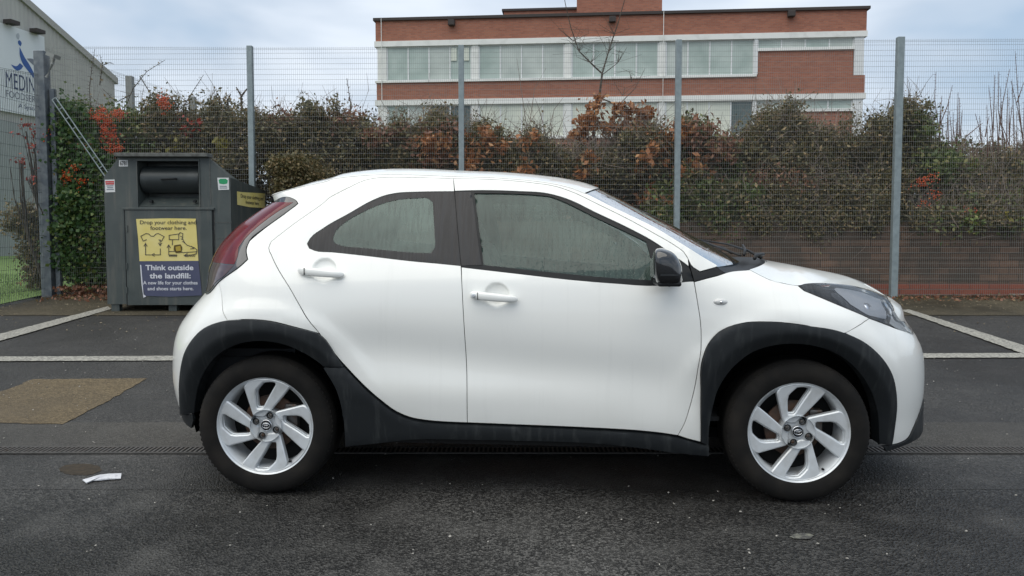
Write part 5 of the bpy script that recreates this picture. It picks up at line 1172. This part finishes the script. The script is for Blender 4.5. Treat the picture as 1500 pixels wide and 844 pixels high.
def put_text(name,body,h,x0,x1,z,y,m,parent,bold=0,thick=.012,align='LEFT'):
    """text in the xz plane of parent; letters h tall spanning x0..x1, facing -y"""
    V,F=text_mesh(body,1,1,bold); w_=V[:,0].max()-V[:,0].min(); 
    cap=.70; k=h/cap; V=np.stack([(V[:,0]-V[:,0].min())/w_*(x1-x0)+x0,np.full(len(V),y),V[:,1]*k+z],1)
    n=len(V); VV=[tuple(v) for v in V]; return obj(name,VV,[tuple(f) for f in F],m,parent)
def onS(px,py): a,b=wS(px,py,OFF); return a,b-zB
a,b=onS(9,133); c_,_b=onS(66,133); put_text('lettering','MEDINA',.60,a,c_-.15,onS(34,133.5)[1],-.006,M['navy'],sg)
a,_b=onS(9,147); put_text('lettering','FOODSERVICE',.26,a,c_+.15,onS(34,147)[1],-.006,M['sgrey'],sg)
a,_b=onS(27,160); put_text('lettering','A Sysco company',.17,a,c_+.9-.25,onS(42,160.5)[1],-.006,M['navy'],sg)
def flat(name,polys,m,parent,y=-.006,f=onS):
    m_=MB()
    for p in polys:
        q=np.array([f(*k) for k in p]); 
        if area(q)<0: q=q[::-1]
        q=smooth_loop([tuple(k) for k in q],.03,70); v,t=tri2d(q,[],.2); m_.add([(k[0],y,k[1]) for k in v],[tuple(x_) for x_ in t])
    return m_.build(name,m,parent)
flat('emblem',[[(28.5,69),(32,76),(36,84),(43,95),(52,112),(49,114.5),(41,104),(33,93),(29,82)],[(16,94.5),(24,97),(29,92.5),(34,97),(30,102),(24,103),(20,100)],[(26.5,60),(29,59),(31.5,63),(30,68),(27,65)]],M['blue'],sg)
flat('emblem_head',[[(24,50),(27,48.5),(28.5,53),(27,58),(24.5,56)]],mat('pale grey emblem',(.42,.46,.5),.5),sg)
flat('emblem_arm',[[(39,86),(46,86),(54,90),(58,95),(58,100),(52,98),(45,92)]],M['sgrey'],sg)
# ---------------------------------------------------------------- clothes bank
fL=atG(162,457); fR=atG(338,457); 
YB=float(fL[1]); bk=empty('clothes_bank',(float(atY(235,457,YB)[0]),YB,gz(YB)),R(1.5)); tag(bk,'dark grey steel clothes recycling bank with yellow and navy poster behind the white car','recycling bank')
M['bank']=mat('dark green grey paint',(.052,.066,.066),.5,coat=.15,noise=(5,(.068,.082,.08),.4,.7),bump=(7,.25,.01)); _n=NT(M['bank']); _st=_n.noise(1,5,_n.co(scale=(16,16,1.2)),.6); _n.to(_n.mix(_n.ramp(_st,[(.52,0),(.72,.7)]),_n.mix(_n.ramp(_n.noise(3,5),[(.4,0),(.7,1)]),(.050,.062,.060),(.072,.085,.080)),(.12,.118,.10)),'Base Color')
M['bankd']=mat('darker flap steel',(.035,.042,.043),.4,metal=.3,noise=(3,(.10,.11,.11),.55,.8)); M['bankr']=mat('grimy roof lip',(.13,.135,.125),.8,noise=(18,(.06,.06,.055),.4,.7))
_bo=np.array([bk.location.x,bk.location.y,0]); _bx=np.array([math.cos(R(1.5)),math.sin(R(1.5)),0]); _by=np.array([-math.sin(R(1.5)),math.cos(R(1.5)),0])
def kS(px,py,y=0):
    d=ray(px,py); o0=_bo+_by*y; t=((o0-_c)@_by)/(d@_by); p=_c+d*t; return float((p-o0)@_bx),float(p[2])-gz(YB)
xl,zf=kS(157.5,446); xr_b,_q=kS(341,440); zl_,zrr=kS(154,262)[1],kS(341,258)[1]; xtl,ztp=kS(175,229); xtr,_q=kS(304,228)
zs_=(zl_+zrr)/2; zf=.10; D=1.5
prof=[(xl,zf),(xr_b,zf),(xr_b,zs_),(xtr,ztp),(xtl,ztp),(xl,zs_)]
# front recess
rx0,rz0=kS(203,303); rx1,rz1=kS(291,236)
m_=MB(); outer=np.array(prof); hole=np.array([(rx0,rz0),(rx1,rz0),(rx1,rz1),(rx0,rz1)])
v,t=tri2d(outer,[hole],.5); m_.add([(a,0,b) for a,b in v],[tuple(x_) for x_ in t])
pb=[(a,D,b-(.30 if b>ztp-.01 else (.09 if b>zs_-.01 else 0))) for a,b in prof]; pf=[(a,0,b) for a,b in prof]; n=len(prof)
m_.add(pf+pb,[(i,n+i,n+(i+1)%n,(i+1)%n) for i in range(n)]+[tuple(range(n,2*n))])
rd_=.30; h4=[(a,0,b) for a,b in hole]; h5=[(a,rd_,b) for a,b in hole]; m_.add(h4+h5,[(i,(i+1)%4,4+(i+1)%4,4+i) for i in range(4)]+[(4,5,6,7)])
bd_=m_.build('body',M['bank'],bk)
m_=MB(); nn=14; hc=(rz0+rz1)/2+.06; rad=.17; V=[];F=[]
for k in range(nn+1):
    a=R(-70+155*k/nn)
    for x_ in (rx0+.02,rx1-.02): V.append((x_,.19-rad*math.cos(a)*1.05,hc+rad*math.sin(a)*1.05))
for k in range(nn): F.append((2*k,2*k+1,2*k+3,2*k+2))
m_.add(V,F); fl2=m_.build('deposit_flap',M['bankd'],bk,True)
m_=MB(); hx0=kS(237,261)[0]; hx1=kS(258,261)[0]; m_.tube([(hx0,.04,hc-.005),(hx0,-.02,hc-.005),(hx1,-.02,hc+.005),(hx1,.04,hc+.005)],.010,8); m_.build('handle',M['black'],fl2,True)
m_=MB(); 
for px in (220,284):
    x_,z_=kS(px,295); m_.tube([(x_,.06,z_+.0),(x_,.01,z_)],.018,10)
m_.build('bolt',M['black'],bk)
m_=MB(); m_.b2((rx0+.004,.02,rz0-.0),(rx1-.004,.30,rz0+.012)); m_.add([(rx0+.004,.0,rz0+.004),(rx1-.004,0,rz0+.004),(rx1-.004,.20,rz0+.13),(rx0+.004,.20,rz0+.13)],[(0,1,2,3)]); m_.build('chute',M['bank'],bk)
m_=MB(); m_.b2((rx0-.012,-.012,rz0),(rx0,-.001,rz1)); m_.b2((rx1,-.012,rz0),(rx1+.012,-.001,rz1)); m_.b2((rx0-.012,-.014,rz1),(rx1+.012,-.001,rz1+.02)); m_.build('opening_frame',M['bank'],bk)
m_=MB(); m_.b2((xtl-.02,-.10,ztp-.012),(xtr+.03,.10,ztp+.035)); m_.build('roof_lip',M['bankr'],bk,False,.006)
# door
dx0,dz0=kS(188,447); dx1,dz1=kS(311,308)
m_=MB(); m_.b2((dx0,-.022,dz0),(dx1,-.003,dz1)); do_=m_.build('access_door',M['bank'],bk,False,.004)
m_=MB(); m_.b2((dx0-.03,-.034,dz1+.004),(dx1+.03,-.002,dz1+.03)); m_.build('rain_strip',M['bank'],bk,False,.003)
m_=MB(); m_.b2((dx1+.008,-.014,dz0-.01),(dx1+.02,-.001,dz1)); m_.b2((dx0-.014,-.014,dz0-.01),(dx0-.006,-.001,dz1)); m_.build('door_edge',M['black'],bk)
for py in (335,390,425):
    x_,z_=kS(187.5,py); m_=MB(); m_.tube([(x_,-.026,z_-.04),(x_,-.026,z_+.04)],.010,8); m_.build('hinge',M['bank'],do_)
for px in (168,252,330):
    x_,z_=kS(px,455); m_=MB(); m_.b2((x_-.05,.02,0),(x_+.05,.10,zf+.001)); m_.build('foot',M['bank'],bk)
    m_=MB(); m_.b2((x_-.05,D-.12,0),(x_+.05,D-.04,zf+.001)); m_.build('foot',M['bank'],bk)
# panel seams on the right front
m_=MB(); x_,z_=kS(312,304)
for a,b,c2,d2 in ((307,228,307,300),(314,310,314,446)):
    q0=kS(a,b);q1=kS(c2,d2); m_.b2((q0[0]-.004,-.005,q1[1]),(q0[0]+.004,-.0005,q0[1]))
for py in (326,349): q0=kS(316,py);q1=kS(340,py); m_.b2((q0[0],-.004,q0[1]-.003),(q1[0],-.0005,q0[1]+.003))
m_.build('weld_seam',M['bankr'],bk)
# poster: two sheets of card, text and pictograms
M['yel']=mat('yellow poster',(.70,.58,.18),.55,noise=(4,(.74,.64,.27),.4,.7)); M['pnavy']=mat('faded navy poster',(.060,.068,.125),.5,noise=(4,(.078,.085,.145),.4,.7)); M['pw']=mat('white print',(.66,.67,.72),.6); M['ink']=mat('dark print',(.055,.05,.045),.6)
M['card']=mat('white sticker',(.68,.69,.68),.5)
def quad(name,pts,y,m,parent,th=.003):
    q=[kS(*p) for p in pts]; 
    if area(np.array(q))<0: q=q[::-1]
    V=[(a,y,b) for a,b in q]+[(a,y+th,b) for a,b in q]; n=len(q)
    return obj(name,V,[tuple(range(n))]+[(i,n+i,n+(i+1)%n,(i+1)%n) for i in range(n)],m,parent)
po=quad('poster',[(201,321),(246,320),(288,320.5),(290,350),(292,382),(206,382.5),(204,350)],-.030,M['yel'],bk)
p2=quad('poster',[(206,382.5),(292,382),(295,410),(297,432.5),(250,434.5),(214,433),(210,415)],-.031,M['pnavy'],bk)
quad('poster_edge',[(207,388),(208.5,388),(212,431),(216,434),(212,436),(209,415)],-.034,M['pw'],bk)
def ktext(body,x0,x1,yb,hpx,m,par,y=-.0345,bold=0):
    a,z_=kS(x0,yb); b,_=kS(x1,yb); _,z2=kS(x0,yb-hpx); return put_text('lettering',body,z2-z_,a,b,z_,y,m,par,bold)
ktext('Drop your clothing and',207,289,328.5,5.6,M['ink'],po,bold=.006); ktext('footwear here.',222,275,336.8,5.6,M['ink'],po,bold=.006)
ktext('Think outside',215,285,395.5,7.4,M['pw'],p2,bold=.025); ktext('the landfill:',221,281,407.5,7.4,M['pw'],p2,bold=.025)
ktext('A new life for your clothes',211.5,291,416.5,5,M['pw'],p2,bold=.015); ktext('and shoes starts here.',218,285,425,5,M['pw'],p2,bold=.015)
def lines(polys,w_,m,par,y=-.0345,name='pictogram'):
    m_=MB()
    for p in polys:
        q=[kS(*k) for k in p]; 
        for i in range(len(q)-1):
            a=np.array(q[i]);b=np.array(q[i+1]); d=b-a; l=np.linalg.norm(d); 
            if l<1e-6: continue
            d/=l; n_=np.array([-d[1],d[0]])*w_/2; e1=a-d*w_*.4; e2=b+d*w_*.4; c4=[e1-n_,e2-n_,e2+n_,e1+n_]; m_.add([(k[0],y-.00002*len(m_.F),k[1]) for k in c4],[(0,1,2,3)])
    return m_.build(name,m,par)
def tp(x,y): return (x/3.013+140,y/3.013+200)
tee=[[(205,440),(228,428),(240,430),(250,440),(262,440),(272,430),(282,428),(308,442),(296,462),(284,456)],[(205,440),(216,462),(230,455)],[(226,470),(226,522),(248,522)],[(262,522),(291,522),(291,495)],[(290,455),(290,478)]]
arr=[[(219,484),(226,472),(233,484)],[(283,470),(290,482),(297,470)],[(265,516),(253,522),(265,528)]]
boot=[[(330,436),(372,430),(372,455),(330,455),(330,436)],[(372,432),(378,424),(390,428),(388,450),(396,468),(410,480),(440,490),(452,500),(450,516),(440,520)],[(328,480),(328,522),(362,522)],[(328,508),(360,506),(390,512),(452,508)],[(395,524),(430,522),(448,518)],[(380,440),(390,446)],[(382,452),(392,456)],[(388,464),(398,466)],[(344,458),(344,478)]]
arr2=[[(321,490),(328,478),(335,490)],[(428,484),(438,494),(424,496)],[(410,516),(398,524),(410,530)]]
lines([[tp(*k) for k in p] for p in tee+arr+boot+arr2],.0085,M['ink'],po)
lines([[tp(328+6*k,522),tp(331+6*k,530),tp(334+6*k,522)] for k in range(6)]+[[tp(396+8*k,524),tp(400+8*k,530),tp(404+8*k,523)] for k in range(6)],.006,M['ink'],po)
quad('torn_hole',[tp(352,480),tp(380,476),tp(387,490),tp(384,512),tp(360,514),tp(350,500)],-.036,mat('hole shadow board',(.09,.06,.01),.8),po,.001)
quad('torn_flap',[tp(358,487),tp(380,482),tp(382,504),tp(362,506)],-.038,mat('mustard card',(.42,.30,.04),.7),po,.001)
st1=quad('number_sticker',[(174.5,234.5),(187.5,234.5),(187.5,244),(174.5,244)],-.004,M['card'],bk); ktext('6781',176,186.5,242.3,6,M['ink'],st1,-.006,.02)
st2=quad('warning_sticker',[(153.7,263.5),(168,263),(169,281.5),(154.5,282)],-.004,M['card'],bk)
lines([[(155.5,266.5),(166.5,266.3)],[(156,269.5),(166.5,269.3)]],.02,mat('red print',(.5,.05,.05),.6),st2,-.006,'print'); lines([[(157,272.5),(166,272.3)],[(158,275),(165.5,275)],[(157,277.8),(166.5,277.6)]],.011,M['sgrey'],st2,-.006,'print')
st3=quad('green_sticker',[(318.5,260.5),(335,260.5),(335.7,278),(320,278.5)],-.004,M['card'],bk)
quad('emblem',[(320.5,264),(323,262),(331,262),(334,264.5),(333,269),(328,270),(321.5,269)],-.006,mat('green print',(.02,.30,.12),.6),st3,.001); lines([[(322.5,273),(332,273)],[(322.5,275.5),(332.5,275.5)]],.010,M['sgrey'],st3,-.006,'print')
# yellow sign on the side wall (plane x = xr_b)
def sideS(px,py):
    d=ray(px,py); o0=_bo+_bx*xr_b; t=((o0-_c)@_bx)/(d@_bx); p=_c+d*t; return float((p-o0)@_by),float(p[2])-gz(YB)
q=[sideS(*p) for p in ((347,280.5),(353,281.5),(388,283.5),(388,305),(365,303.5),(347.5,300))]
ss_=empty('side_notice',(xr_b+.004,0,0),math.pi/2,bk)
V=[(a,0,b) for a,b in q]+[(a,.003,b) for a,b in q]; obj('board',V,[tuple(range(6))[::-1]]+[(i,(i+1)%6,6+(i+1)%6,6+i) for i in range(6)],M['yel'],ss_)
a=sideS(352,291)[0]; b=sideS(385,291)[0]; z_=sideS(352,290.5)[1]; put_text('lettering','Drop your clothing and',.05,a,b,sideS(368,291.5)[1],-.003,M['ink'],ss_,.01); put_text('lettering','footwear here.',.05,a+(b-a)*.2,b-(b-a)*.2,sideS(368,299.5)[1],-.003,M['ink'],ss_,.01)
